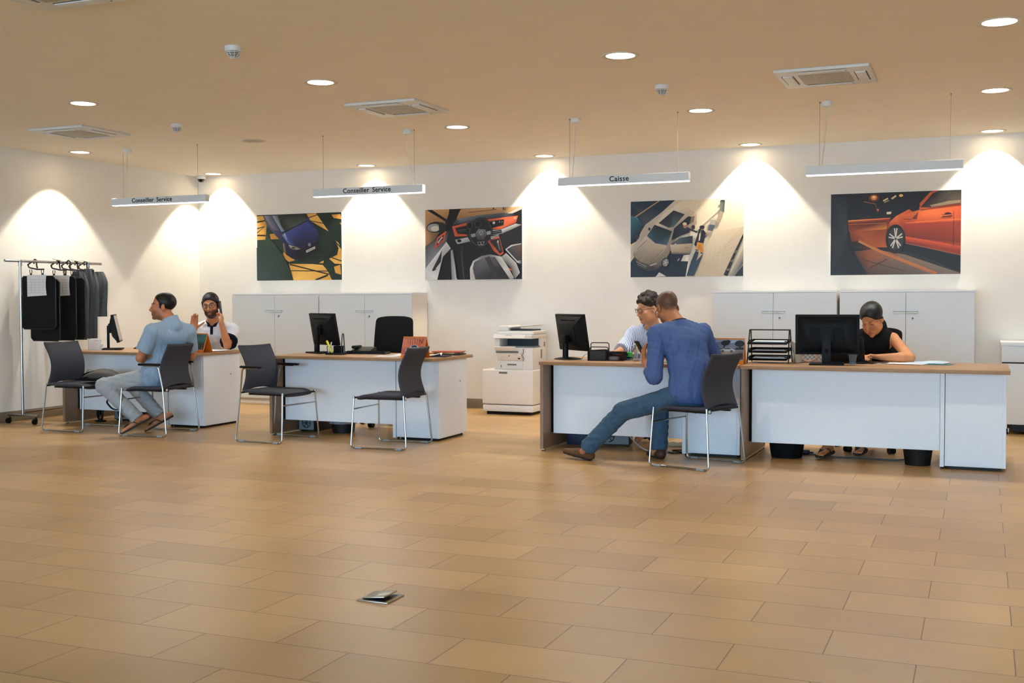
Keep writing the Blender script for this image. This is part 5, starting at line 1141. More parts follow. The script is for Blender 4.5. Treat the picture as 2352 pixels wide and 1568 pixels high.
# ------------------------------------------------------------------ people: signed distance bodies turned into continuous meshes
V3 = lambda *a: np.array(a, dtype=np.float64)
def nrm(v): v = np.asarray(v, float); return v / np.linalg.norm(v)
class Body:
    """a solid grown from smoothly blended limbs; nets() returns one continuous surface"""
    def __init__(s, lo, hi, h):
        s.h = h; s.lo = np.array(lo, float); n = np.ceil((np.array(hi) - s.lo) / h).astype(int) + 1
        s.F = np.full(n, .08, np.float32)
        s.ax = [s.lo[i] + h * np.arange(n[i]) for i in range(3)]
    def sub(s, lo, hi):
        i0 = np.maximum(np.floor((lo - s.lo) / s.h).astype(int), 0); i1 = np.minimum(np.ceil((hi - s.lo) / s.h).astype(int) + 1, s.F.shape)
        if (i1 <= i0).any(): return None, None
        sl = tuple(slice(a, b) for a, b in zip(i0, i1))
        g = [s.ax[i][sl[i]].astype(np.float32) for i in range(3)]
        return sl, (g[0][:, None, None], g[1][None, :, None], g[2][None, None, :])
    def put(s, sl, d, k, op):
        f = s.F[sl]
        if op == 'add':
            hh = np.maximum(k - np.abs(f - d), 0) / k
            s.F[sl] = np.minimum(f, d) - hh * hh * k * .25
        elif op == 'cut':
            d = -d; hh = np.maximum(k - np.abs(f - d), 0) / k
            s.F[sl] = np.maximum(f, d) + hh * hh * k * .25
    def cone(s, a, b, ra, rb=None, k=.02, side=None, flat=1.0, op='add'):
        """tapering limb; with side: its cross-section is flattened to flat*r across the other direction"""
        rb = ra if rb is None else rb
        a = np.asarray(a, float); b = np.asarray(b, float); m = max(ra, rb) + .085
        sl, P = s.sub(np.minimum(a, b) - m, np.maximum(a, b) + m)
        if sl is None: return s
        ab = b - a; L2 = max(ab @ ab, 1e-9)
        q = [P[i] - a[i] for i in range(3)]
        t = np.clip((q[0] * ab[0] + q[1] * ab[1] + q[2] * ab[2]) / L2, 0, 1)
        v = [q[i] - t * ab[i] for i in range(3)]
        r = ra + (rb - ra) * t
        if side is None:
            d = np.sqrt(v[0] ** 2 + v[1] ** 2 + v[2] ** 2) - r
        else:
            sd = nrm(side); c = v[0] * sd[0] + v[1] * sd[1] + v[2] * sd[2]
            rest = np.maximum(v[0] ** 2 + v[1] ** 2 + v[2] ** 2 - c * c, 0)
            e = np.sqrt(c * c + rest / flat ** 2)
            d = (e - r) * np.sqrt((c * c + rest + 1e-9) / (e * e + 1e-9))
        s.put(sl, d.astype(np.float32), k, op); return s
    def ell(s, c, r, A=None, k=.02, op='add'):
        c = np.asarray(c, float); r = np.asarray(r, float); A = np.eye(3) if A is None else A
        m = (np.abs(A) @ r if A is not None else r) + .085
        sl, P = s.sub(c - m, c + m)
        if sl is None: return s
        q = [P[i] - c[i] for i in range(3)]
        l = [q[0] * A[0, j] + q[1] * A[1, j] + q[2] * A[2, j] for j in range(3)]
        k0 = np.sqrt(sum((l[j] / r[j]) ** 2 for j in range(3))); k1 = np.sqrt(sum((l[j] / r[j] ** 2) ** 2 for j in range(3))) + 1e-9
        s.put(sl, (k0 * (k0 - 1) / k1).astype(np.float32), k, op); return s
    def plane(s, p, n, c=None, rad=None):
        """cut away everything on the side n points to (within rad of c)"""
        p = np.asarray(p, float); n = nrm(n)
        if c is not None: sl, P = s.sub(np.asarray(c) - rad, np.asarray(c) + rad)
        else: sl, P = s.sub(s.lo - 1, s.lo + s.h * np.array(s.F.shape) + 1)
        d = sum((P[i] - p[i]) * n[i] for i in range(3)).astype(np.float32)
        if c is not None:
            rr = np.sqrt(sum((P[i] - c[i]) ** 2 for i in range(3)))
            d = np.where(rr < rad, d, -1)
        s.F[sl] = np.maximum(s.F[sl], d); return s
    def folds(s, amp, scale, seed=0, stretch=(1, 1, 1), only=None):
        """cloth creases"""
        rng = np.random.RandomState(seed)
        P = [s.ax[0][:, None, None], s.ax[1][None, :, None], s.ax[2][None, None, :]]
        out = 0
        for o in range(5):
            d = rng.normal(size=3) * np.array(stretch); d = d / np.linalg.norm(d) * scale * (1 + .55 * o)
            e = rng.normal(size=3); e = e / np.linalg.norm(e) * scale * .5
            ph = rng.uniform(0, 6.28, 2)
            w = d[0] * P[0] + d[1] * P[1] + d[2] * P[2] + ph[0] + 1.3 * np.sin(e[0] * P[0] + e[1] * P[1] + e[2] * P[2] + ph[1])
            out = out + (1 - np.abs(np.sin(w)) * 2) / (1 + .5 * o)
        s.F += (amp * .45 * out).astype(np.float32); return s
    def grow(s, g): s.F -= g; return s
    def nets(s):
        F = s.F; n = np.array(F.shape)
        ins = F < 0
        cnt = np.zeros(n - 1, np.int8)
        for i in (0, 1):
            for j in (0, 1):
                for k in (0, 1): cnt += ins[i:n[0] - 1 + i, j:n[1] - 1 + j, k:n[2] - 1 + k]
        act = (cnt > 0) & (cnt < 8)
        I, J, K = np.nonzero(act); N = len(I)
        C = np.stack([F[I + a, J + b, K + c] for a in (0, 1) for b in (0, 1) for c in (0, 1)], 1)
        off = np.array([(a, b, c) for a in (0, 1) for b in (0, 1) for c in (0, 1)], float)
        S = np.zeros((N, 3)); W = np.zeros(N)
        for e0 in range(8):
            for bit in (1, 2, 4):
                e1 = e0 | bit
                if e1 == e0: continue
                f0, f1 = C[:, e0], C[:, e1]; m = (f0 < 0) != (f1 < 0)
                t = np.where(m, f0 / np.where(m, f0 - f1, 1), 0)
                S += np.where(m[:, None], off[e0] + t[:, None] * (off[e1] - off[e0]), 0); W += m
        V = (np.stack([I, J, K], 1) + S / W[:, None]) * s.h + s.lo
        idx = np.full(n - 1, -1, np.int32); idx[I, J, K] = np.arange(N)
        Q = []
        for ax in range(3):
            sl0 = [slice(None)] * 3; sl1 = [slice(None)] * 3
            sl0[ax] = slice(0, -1); sl1[ax] = slice(1, None)
            A = ins[tuple(sl0)]; B = ins[tuple(sl1)]
            ch = np.stack(np.nonzero(A != B), 1); fl = A[tuple(ch.T)]
            u, v = (ax + 1) % 3, (ax + 2) % 3
            ok = (ch[:, u] > 0) & (ch[:, v] > 0) & (ch[:, u] < n[u] - 1) & (ch[:, v] < n[v] - 1)
            ch = ch[ok]; fl = fl[ok]
            q = []
            for du, dv in ((-1, -1), (0, -1), (0, 0), (-1, 0)):
                c = ch.copy(); c[:, u] += du; c[:, v] += dv; q.append(idx[c[:, 0], c[:, 1], c[:, 2]])
            q = np.stack(q, 1); q[~fl] = q[~fl][:, ::-1]; Q.append(q)
        return V, np.concatenate(Q)
    def build(s, name, mat, parent=None, label=None, paint=None, smooth=2):
        V, Q = s.nets()
        for _ in range(smooth):            # light relaxing of the surface
            acc = np.zeros_like(V); w = np.zeros(len(V))
            for a, b in ((0, 1), (1, 2), (2, 3), (3, 0)):
                np.add.at(acc, Q[:, a], V[Q[:, b]]); np.add.at(acc, Q[:, b], V[Q[:, a]]); np.add.at(w, Q[:, a], 1); np.add.at(w, Q[:, b], 1)
            V = V + .5 * (acc / np.maximum(w, 1)[:, None] - V)
        o0 = np.array(parent.location) if parent is not None else s.origin
        me = bpy.data.meshes.new(name)
        me.vertices.add(len(V)); me.vertices.foreach_set('co', (V - o0).astype(np.float32).ravel())
        me.loops.add(len(Q) * 4); me.loops.foreach_set('vertex_index', Q.astype(np.int32).ravel())
        me.polygons.add(len(Q)); me.polygons.foreach_set('loop_start', np.arange(0, len(Q) * 4, 4, dtype=np.int32))
        me.update(calc_edges=True); me.validate()
        if paint is not None:
            at = me.color_attributes.new('tone', 'FLOAT_COLOR', 'POINT')
            c = np.ones((len(V), 4), np.float32); c[:, :3] = paint(V); at.data.foreach_set('color', c.ravel())
        o = link(name, me, mat, parent, label, ang=0)
        if parent is None: o.location = s.origin
        return o
def frame(fwd, up):
    f = nrm(fwd); r = nrm(np.cross(f, up)); u = np.cross(r, f)
    return np.stack([r, f, u], 1)          # columns: right, forward, up
def head(S, c, A, sc=1.0, woman=False, neck_to=None, chin=1.0):
    T = lambda x, y, z: c + A @ (np.array([x, y, z]) * sc)
    E = lambda p, r, k, op='add', B=None: S.ell(T(*p), np.array(r) * sc, A if B is None else A @ B, k * sc, op)
    if neck_to is not None: S.cone(T(0, -.025, -.07), neck_to, .050 * sc if woman else .058 * sc, .056 if woman else .066, .03)
    E((0, -.018, .040), (.077, .100, .086), .02)
    E((0, .022, -.025), (.064, .072, .085), .03)
    E((0, .030, -.078), (.052 if woman else .055, .056, .046), .03)
    E((0, .078, -.108), (.018 if woman else .024, .018, .017), .02)
    for s in (-1, 1):
        E((s * .043, .060, -.028), (.022, .022, .020), .02)
        E((s * .046, -.004, -.072), (.016, .030, .026), .025)      # jaw corner
        if woman: E((s * .034, .052, -.062), (.024, .026, .030), .03)
        E((s * .033, .104, .002), (.017, .017, .0105), .010, 'cut')
        E((s * .033, .0775, .000), (.0165, .0145, .0125), .004)     # lids
        S.cone(T(s * .012, .094, .021), T(s * .046, .079, .020), (.0045 if woman else .0075) * sc, (.004 if woman else .006) * sc, .010 * sc)   # brow
        E((s * .077, -.014, -.012), (.0085, .020, .034), .006, B=np.array([[math.cos(s * .35), -math.sin(s * .35), 0], [math.sin(s * .35), math.cos(s * .35), 0], [0, 0, 1]]))
        E((s * .086, -.006, -.010), (.006, .010, .017), .004, 'cut')
        E((s * .012, .100, -.046), (.0085, .010, .0075), .006)     # nostrils
    S.cone(T(0, .090, .012), T(0, .113, -.036), .0075 * sc, .0115 * sc, .010 * sc)
    E((0, .093, -.058), (.014, .006, .010), .010)
    E((0, .0935, -.0705), (.024, .0095, .0058), .004); E((0, .0925, -.083), (.020, .010, .0068), .004)
    E((0, .104, -.0768), (.024, .006, .0016), .002, 'cut')
    return T
def neckhole(S, J, axis, r=.067, collar=None, band=.03):
    n = J['nek']; ax = nrm(axis)
    if collar:
        S.cone(n - ax * .03, n + ax * (band + .02), collar, collar - .004, .010); S.plane(n + ax * band, ax, n + ax * .04, .115)
    S.cone(n - ax * .03, n + ax * .13, r, r, .003, op='cut')
def head_paint(c, A, sc, skin, lips, stubble=0.0, beardc=(40, 28, 22), brows=1.3, browc=(34, 24, 20), buzz=None, nail=None):
    sk = np.array(lin(skin)); lp = np.array(lin(lips)); bc = np.array(lin(beardc)); br = np.array(lin(browc))
    def f(V):
        L = (V - c) @ A / sc; x, y, z = np.abs(L[:, 0]), L[:, 1], L[:, 2]
        n = np.sin(V[:, 0] * 90) * np.sin(V[:, 1] * 83) * np.sin(V[:, 2] * 97)
        out = sk[None, :] * (1 + .03 * n[:, None])
        inh = ((L[:, 0] / .086) ** 2 + (L[:, 1] / .155) ** 2 + (L[:, 2] / .185) ** 2 < 1) & (x < .080)
        def mix(m, col):
            m = (np.clip(m, 0, 1) * inh)[:, None]; return out * (1 - m) + col * m
        out = mix(.35 * np.exp(-((x - .045) ** 2 + (z + .035) ** 2) / .0006) * (y > .03), np.array(lin((200, 110, 84))))
        if stubble:
            m = np.clip((-.030 - z) / .02, 0, 1) * np.clip((y + .012 - .3 * np.maximum(0, z + .09)) / .03, 0, 1) * (z > -.135)
            m = m * (1 - np.exp(-(x ** 2 / .0012 + (z + .03) ** 2 / .0006)))
            out = mix(stubble * m, bc)
        out = mix(1.2 * np.exp(-(x ** 2 / .00045 + (z + .0768) ** 2 / .00009)) * (y > .085), lp)
        if brows:
            zb = .0235 + .0035 * np.sin(np.clip((x - .012) / .04, 0, 1) * 2.4)
            out = mix(brows * np.exp(-((z - zb) ** 2) / .00003) * (x > .011) * (x < .050) * (y > .055), br)
        if buzz is not None:
            col, amt, pn, pd = buzz
            m = np.clip((pd - (L[:, 1] * pn[0] + L[:, 2] * pn[1])) / .012, 0, 1) * (z > -.085) * np.clip((z + .04 + .6 * np.maximum(0, y)) / .04 + (y < -.04), 0, 1)
            out = mix(amt * m, np.array(lin(col)))
        return np.clip(out, .002, 1)
    return f
EYEW = M('eye_white', (214, 206, 196), .25, na=.01); IRIS = M('dark_iris', (30, 20, 16), .2)
def eyes(root, T, A, sc=1.0, look=(0, 0)):
    o0 = np.array(root.location)
    B = Matrix(A.tolist()); hh = .0046 + .0020 * look[1]
    for s in (-1, 1):
        Rz = B @ Matrix.Rotation(-s * .22, 3, 'Z')
        p = T(s * .033, .0888, -.0005) - o0
        e = MB().ball(p, (.0132 * sc, .0052 * sc, hh * sc), 16, R=Rz).build('eye', EYEW, root)
        q = T(s * .033 + .0045 * look[0], .0906 - .001 * abs(look[0]), -.0005) - o0
        MB().ball(q, (.0050 * sc, .0042 * sc, min(.0046, hh) * sc), 12, R=B).build('iris', IRIS, root)
        MB().tube([T(s * (.033 + .0145 * t), .0935 - .0045 * t * t - .003 * max(0, t), hh + .0006 - .0032 * t * t) - o0 for t in (-1, -.6, -.2, .2, .6, 1)], .0016 * sc, 5).build('lash_line', IRIS, root)
def hand(S, wrist, d, palm_n, thumb, sc=1.0, curl=(.5, .5, .5, .5), spread=.0, tcurl=.3, tdir=.75):
    """d: towards the fingers, palm_n: the way the palm faces, thumb: sideways direction of the thumb"""
    d = nrm(d); pn = nrm(palm_n - np.dot(palm_n, d) * d); th = nrm(np.cross(pn, d)); th = th if np.dot(th, thumb) > 0 else -th
    w = np.asarray(wrist, float); kn = w + d * .088 * sc
    S.cone(w - d * .01, w + d * .030 * sc, .025 * sc, .030 * sc, .012, side=th, flat=.62)
    for o in (-.027, -.009, .009, .026):
        S.cone(w + d * .02 * sc + th * o * .75 * sc, kn + th * o * sc - pn * .002, .0145 * sc, .0118 * sc, .010)
    S.cone(w + d * .02 * sc + th * .018 * sc + pn * .006, w + d * .055 * sc + th * .026 * sc + pn * .008, .016 * sc, .013 * sc, .012)
    tips = []
    for i, (o, L) in enumerate(((.028, .074), (.0095, .084), (-.009, .077), (-.026, .060))):
        p = kn + th * o * sc; dd = nrm(d + th * spread * o * 12); c = curl[i]
        r = .0092 * sc
        for q, fr in enumerate((.46, .31, .23)):
            an = c * (.55, .75, .5)[q]
            dd = nrm(dd * math.cos(an) + pn * math.sin(an))
            e = p + dd * L * fr * sc; S.cone(p, e, r, r * .90, .0035); p = e; r *= .90
        tips.append(p)
    p = w + d * .030 * sc + th * .024 * sc + pn * .005
    dd = nrm(d * tdir + th * .85 + pn * .25); r = .0118 * sc
    for q, L in enumerate((.040, .032, .026)):
        e = p + dd * L * sc; S.cone(p, e, r, r * .88, .006 if q == 0 else .003); p = e; r *= .88
        dd = nrm(dd + d * tcurl + pn * tcurl * .5)
    tips.append(p)
    return tips
def glasses(root, T, A, sc, mat, full=True, label=None, low=0.0):
    o0 = np.array(root.location); g = MB()
    P = lambda x, y, z: Vector(T(x, y - low * .2, z - low) - o0)
    for s in (-1, 1):
        pts = [P(s * (.034 + .025 * math.copysign(abs(math.cos(a)) ** .7, math.cos(a))), .108 - .012 * abs(math.cos(a) * .5 + .5), .0 + .019 * math.copysign(abs(math.sin(a)) ** .7, math.sin(a))) for a in [k * PI / 10 for k in range(20)]]
        g.tube(pts, .0023 * sc, 6, closed=True)
        g.tube([P(s * .060, .098, .006), P(s * .076, .06, .006), P(s * .081, .0, .004), P(s * .081, -.022, -.012)], .0022 * sc, 6)
    g.tube([P(-.009, .106, .004), P(0, .109, .007), P(.009, .106, .004)], .002 * sc, 6)
    return g.build('glasses', mat, root, label)
SKIN = lambda n, **k: M('skin_' + n, (200, 150, 120), .5, attr='tone', ns=90, na=.05, bump=.05, **k)
def bounds(pts, m=.2):
    a = np.array(pts); return a.min(0) - m, a.max(0) + m
def torso(S, J, g=0.0, w=1.0, k=.03):
    """trunk from seat to collar, side axis = line of the shoulders"""
    r = nrm(J['shR'] - J['shL']); f = nrm(np.cross(np.array([0, 0, 1.]), r)); J['r'] = r; J['f'] = f
    S.cone(J['pel'], J['wai'], (.168 + g) * w, (.148 + g) * w, k, side=r, flat=.74)
    S.cone(J['wai'], J['che'], (.148 + g) * w, (.172 + g) * w, k, side=r, flat=.70)
    S.cone(J['shL'] * .80 + J['shR'] * .20 - [0, 0, .02], J['shR'] * .80 + J['shL'] * .20 - [0, 0, .02], .075 + g, k=.05)
    for s in ('L', 'R'):
        S.cone(J['sh' + s], J['sh' + s] * .8 + J['che'] * .2, .056 + g, .07 + g, .03)
        S.cone(J['nek'] + [0, 0, .005], J['sh' + s], .050 + g * .6, .046 + g, .04)
        S.ell(J['pel'] + (r if s == 'R' else -r) * .075 - f * .045 - [0, 0, .02], np.array([.095, .095, .085]) + g, k=.03)
def arm(S, J, s, g=0.0, ru=.046, re=.037, rw=.027, upto=2.0, k=.02):
    a, b, c = J['sh' + s], J['el' + s], J['wr' + s]
    if upto <= 1:
        e = a + (b - a) * upto; S.cone(a, e, ru + g, (ru + (re - ru) * upto) + g, k); return e, nrm(b - a)
    S.cone(a, b, ru + g, re + g, k)
    m = b + (c - b) * .28
    t = upto - 1; e = b + (c - b) * min(1, t)
    if g: S.cone(b, e, re + g, re + g * .9 - .004 * t, k)
    else: S.cone(b, m, re, re + .003, k); S.cone(m, c, re + .003, rw, k)
    return e, nrm(c - b)
def leg(S, J, s, g=0.0, rh=.082, rk=.056, ra=.036, k=.03, ankle_g=None):
    h, kn, a = J['hp' + s], J['kn' + s], J['an' + s]
    S.cone(h, kn, rh + g, rk + g, k)
    if ankle_g is None:
        m = kn + (a - kn) * .33; S.cone(kn, m, rk + g, rk + g + .002, .02); S.cone(m, a, rk + .002 + g, ra + g, .02)
    else: S.cone(kn, a, rk + g, ra + ankle_g, .025)
def hairline(S, c, A, n, d, sc=1.0):
    n = np.array(n); n = n / np.linalg.norm(n)
    S.plane(c + A @ (n * d * sc), A @ n)
CLOTH = lambda n, rgb, **k: M(n, rgb, .85, ns=k.pop('ns', 220), na=k.pop('na', .06), bump=k.pop('bump', .12), spec=.25, **k)
JJ = lambda **k: {a: np.array(b, float) for a, b in k.items()}
def start(J, base, extra=(), h=.0052, m=.17):
    lo, hi = bounds(list(J.values()) + [np.array(e, float) for e in extra], m)
    S = Body(lo, hi, h); S.origin = base; return S
def person(o, label, group='people seated at the desks'):
    return tag(o, label, 'person', group)
def garment(J, keys, m=.16, h=.0056):
    lo, hi = bounds([J[k] for k in keys], m); return Body(lo, hi, h)
def foot_skin(S, an, heel, toe):
    S.cone(an, heel + [0, 0, .012], .034, .026, .02); S.cone(heel + [0, 0, .012], toe, .027, .022, .02)
    S.cone(an, heel * .35 + toe * .65 + [0, 0, .018], .034, .028, .03)
    d = nrm(toe - heel); sd = nrm(np.cross(d, [0, 0, 1.]))
    for i, o in enumerate((-.024, -.010, .003, .015, .026)):
        S.cone(toe - d * .03 + sd * o, toe + d * (.030 - .006 * abs(i - .8)) + sd * o * 1.05, .0125, .0085 if i else .011, .006)
def flipflop(root, heel, toe, name='sandal'):
    o0 = np.array(root.location); d = nrm(toe - heel); sd = nrm(np.cross(d, [0, 0, 1.])); up = nrm(np.cross(sd, d))
    a = heel - d * .035 - up * .020; L = np.linalg.norm(toe - heel) + .085
    def sole(u, v):
        w = .036 + .012 * math.sin(PI * min(1, u * 1.1)) - (.02 * max(0, (u - .85) / .15) ** 2) - .014 * max(0, (.1 - u) / .1) ** 2
        return Vector(a + d * L * u + sd * w * (2 * v - 1) - o0)
    t = MB().slab(lambda u, v: sole(u, v), 16, 6, .018)
    s = t.build(name, M('flipflop_rubber', (58, 44, 34), .8), root)
    toeb = toe + up * .006; st = MB()
    for e in (-1, 1):
        st.tube(bez([toe + d * .012 + sd * .012 - up * .01 - o0, toe - d * .015 + sd * .01 + up * .024 - o0, heel * .45 + toe * .55 + sd * e * .030 + up * .032 - o0, heel * .6 + toe * .4 + sd * e * .044 - up * .008 - o0], 8), .008, 8, flat=.45)
    st.build('strap', M('flipflop_strap', (30, 26, 24), .7), root)
def shoe(root, heel, toe, an, mat, name='shoe', lift=0):
    lo, hi = bounds([heel, toe, an], .10); S = Body(lo, hi, .0045)
    d = nrm(toe - heel); d2 = nrm(np.array([d[0], d[1], 0])); sd = np.cross(d2, [0, 0, 1.])
    S.cone(heel + [0, 0, .035], toe * .45 + heel * .55 + [0, 0, .034], .036, .040, .02, side=sd, flat=.9)
    S.cone(toe * .5 + heel * .5 + [0, 0, .03], toe - d * .035 + [0, 0, .022], .044, .038, .03, side=sd, flat=.62)
    S.ell(heel + d * .01 + [0, 0, .05], (.036, .036, .04), k=.02)
    S.plane(heel + [0, 0, .012], np.cross(sd, d) * (-1 if np.cross(sd, d)[2] > 0 else 1))
    S.cone(an + nrm(an - heel) * .05, an, .036, .036, .01, op='cut')
    S.build(name, mat, root)
    so = Body(lo, hi, .0045)
    so.cone(heel + d * .004 + [0, 0, .010], toe * .5 + heel * .5 + [0, 0, .010], .036, .042, .01, side=sd, flat=.32); so.cone(toe * .5 + heel * .5 + [0, 0, .010], toe - d * .032 + [0, 0, .010], .042, .038, .01, side=sd, flat=.32)
    so.build(name + '_sole', M('shoe_sole', (40, 32, 28), .7), root)

# ============ man in the blue shirt and jeans, back to the viewer
J = JJ(pel=(-2.035, 8.60, .565), wai=(-2.085, 8.60, .74), che=(-2.145, 8.615, .93), nek=(-2.195, 8.645, 1.07),
       shL=(-2.325, 8.505, 1.005), shR=(-2.035, 8.765, 1.01), elL=(-2.335, 8.44, .685), wrL=(-2.47, 8.655, .785), elR=(-1.975, 8.90, .835), wrR=(-2.22, 8.98, .82),
       hpL=(-2.10, 8.52, .545), hpR=(-2.03, 8.69, .545), knL=(-2.585, 8.45, .405), knR=(-2.40, 8.88, .46), anL=(-2.872, 8.47, .115), anR=(-2.39, 8.80, .10))
base = Vector((-2.035, 8.60, 0)); hc = np.array((-2.315, 8.755, 1.210)); A = frame((-.58, .62, -.52), (0, 0, 1))
S = start(J, base, [hc + [0, 0, .14], (-3.1, 8.5, 0)])
torso(S, J, -.012); [arm(S, J, s) for s in 'LR']; [leg(S, J, s, -.008) for s in 'LR']
T = head(S, hc, A, 1.03, neck_to=J['nek'])
hand(S, J['wrL'], (-.20, .20, .80), (.75, .25, .25), (.1, .3, 1), 1.0, (.9, 1.0, 1.1, 1.2), tdir=.9)
hand(S, J['wrR'], (-.9, .1, .1), (.0, -.3, .9), (0, -1, .2), 1.0, (.4, .4, .4, .4))
for s in 'LR': S.cone(J['an' + s], J['an' + s] + [-.05, .01, -.05], .036, .034, .02)
m_b = S.build('person', SKIN('b'), paint=head_paint(hc, A, 1.03, (176, 116, 78), (130, 74, 58), stubble=.5, buzz=((70, 54, 40), .80, (.70, -.72), .006)))
person(m_b, 'man in blue shirt and jeans seen from behind, one leg stretched out')
eyes(m_b, T, A, 1.03); glasses(m_b, T, A, 1.03, M('dark_glasses_frame', (26, 22, 20), .3), low=.012)
S = garment(J, ['pel', 'nek', 'shL', 'shR', 'elL', 'elR', 'wrL', 'wrR', 'hpL'])
torso(S, J, .014, 1.0)
S.cone(J['pel'] + [.0, 0, -.02], J['wai'], .185, .172, .03, side=J['r'], flat=.80); S.cone(J['hpL'] + [-.02, 0, .03], J['wai'], .12, .10, .05)
for s, u in (('L', 1.30), ('R', 1.3)):
    e, d = arm(S, J, s, .019, ru=.052, re=.042, upto=u); S.cone(e - d * .035, e, .062, .060, .004); S.plane(e, d, e, .085)
S.folds(.0075, 34, 3, (1, 1, .55)); neckhole(S, J, (-.35, .30, .9), .067, .079, .026)
S.plane(J['pel'] + [0, 0, -.085], (0, 0, -1))
S.build('shirt', M('blue_chambray', (80, 102, 150), .85, ns=260, na=.10, bump=.12, spec=.25), m_b)
lo_ = np.array(base); ax_ = nrm((-.35, .30, .9)); e1 = nrm(np.cross(ax_, (0, 0, 1))); e2 = np.cross(ax_, e1)
MB().tube([Vector(J['nek'] + ax_ * .027 + e1 * .0735 * math.cos(k * PI / 14) + e2 * .0735 * math.sin(k * PI / 14) - lo_) for k in range(28)], .0055, 6, closed=True).build('collar_edge', M('navy_edge', (34, 36, 46), .8), m_b)
S = garment(J, ['pel', 'hpL', 'hpR', 'knL', 'knR', 'anL', 'anR'], .13)
S.cone(J['pel'] + [0, 0, -.03], J['pel'] + [-.02, 0, .07], .172, .160, .03, side=J['r'], flat=.80)
for s in 'LR':
    leg(S, J, s, .014, ankle_g=.030); S.plane(J['an' + s] + nrm(J['an' + s] - J['kn' + s]) * .035, nrm(J['an' + s] - J['kn' + s]), J['an' + s], .14)
    S.ell(J['hp' + s] + [.03, 0, -.01], (.10, .10, .085), k=.03)
S.folds(.0050, 40, 5)
S.build('jeans', M('blue_denim', (60, 88, 112), .9, ns=26, na=.14, bump=.1), m_b)
SUEDE = M('brown_suede', (96, 66, 42), .9, ns=60, na=.12, bump=.1)
shoe(m_b, np.array((-2.86, 8.475, .0)), np.array((-3.12, 8.53, .045)), J['anL'], SUEDE)
shoe(m_b, np.array((-2.36, 8.76, .0)), np.array((-2.52, 8.96, .0)), J['anR'], M('brown_leather_shoe', (74, 44, 32), .55, na=.1))
hx = Matrix.Translation((-2.535, 8.735, .895)) @ Matrix.Rotation(R(140), 4, 'Z') @ Matrix.Rotation(R(58), 4, 'X')
phone('mobile_phone', hx, 'black phone held upright by the man in the blue shirt', (18, 19, 21), .82)
sheet('paper_sheet', (-2.33, 9.06, ZT + .002), R(30), .15, .21, 'green edged card on the cash desk in front of the man in the blue shirt', 'paper', mat=M('green_card', (70, 150, 80), .6))

# ============ man in the light blue polo shirt, head in profile
J = JJ(pel=(-7.285, 8.68, .565), wai=(-7.245, 8.675, .73), che=(-7.185, 8.675, .91), nek=(-7.125, 8.675, 1.055),
       shL=(-7.205, 8.495, .985), shR=(-7.075, 8.84, .975), elL=(-7.325, 8.455, .735), wrL=(-7.40, 8.69, .70), elR=(-7.145, 8.975, .735), wrR=(-7.36, 8.95, .715),
       hpL=(-7.32, 8.575, .545), hpR=(-7.29, 8.765, .545), knL=(-7.705, 8.385, .470), knR=(-7.675, 8.735, .465), anL=(-7.425, 8.525, .155), anR=(-7.395, 8.80, .155))
base = Vector((-7.205, 8.66, 0)); hc = np.array((-7.225, 8.665, 1.222)); A = frame((-.86, -.50, .02), (0, 0, 1)); hs = 1.03
heelL, toeL, heelR, toeR = [np.array(p) for p in ((-7.375, 8.59, .150), (-7.515, 8.44, .045), (-7.305, 8.835, .150), (-7.455, 8.715, .045))]
S = start(J, base, [hc + [0, 0, .14], toeL - [.1, .1, .03]])
torso(S, J, -.012); [arm(S, J, s) for s in 'LR']; [leg(S, J, s, -.01) for s in 'LR']
T = head(S, hc, A, hs, neck_to=J['nek'])
hand(S, J['wrL'], (-.55, .55, -.1), (0, 0, -1), (.4, .6, 0), 1.0, (.6, .6, .6, .6)); hand(S, J['wrR'], (-.95, -.15, -.1), (0, 0, -1), (0, -1, 0), 1.0, (.6, .6, .6, .6))
foot_skin(S, J['anL'], heelL, toeL); foot_skin(S, J['anR'], heelR, toeR)
m_a = S.build('person', SKIN('a'), paint=head_paint(hc, A, hs, (190, 124, 84), (150, 86, 66), stubble=.45))
person(m_a, 'man in light blue polo shirt and flip flops, head in profile')
eyes(m_a, T, A, hs, (-.3, 0))
S = Body(hc - .17, hc + .17, .0042)
S.ell(hc + A @ np.array((0, -.020, .043)) * hs, np.array((.0815, .1045, .0885)) * hs, A); S.folds(.0012, 160, 2)
hairline(S, hc, A, (0, .74, -.67), -.006, hs); S.plane(hc + A @ np.array((0, 0, -.07)), A @ np.array((0, .25, -1.)))
for s in (-1, 1): S.cone(hc + A @ np.array((s * .078, .012, .03)) * hs, hc + A @ np.array((s * .076, .012, -.012)) * hs, .011, .007, .01)
S.build('hair', M('black_hair', (15, 12, 11), .45, ns=90, na=.35, bump=.22, stretch=(1, 1, .18)), m_a)
S = garment(J, ['pel', 'nek', 'shL', 'shR', 'elL', 'elR', 'hpL', 'hpR'])
torso(S, J, .010); S.cone(J['pel'] + [0, 0, -.02], J['wai'], .182, .165, .03, side=J['r'], flat=.80); [S.ell(J['hp' + s] + [.02, 0, 0], (.112, .112, .105), k=.04) for s in 'LR']
for s in 'LR':
    e, d = arm(S, J, s, .022, ru=.054, re=.048, upto=.72); S.cone(e - d * .05, e, .068, .070, .012); S.plane(e, d, e, .10)
S.folds(.0048, 36, 11, (1, 1, .6)); neckhole(S, J, (-.40, -.05, .95), .067, .080, .064); S.plane(J['pel'] + [0, 0, -.10], (0, 0, -1))
S.build('polo_shirt', CLOTH('light_blue_pique', (150, 174, 196)), m_a)
S = garment(J, ['pel', 'hpL', 'hpR', 'knL', 'knR', 'anL', 'anR'], .13)
S.cone(J['pel'] + [0, 0, -.03], J['pel'] + [0, 0, .06], .168, .155, .03, side=J['r'], flat=.80)
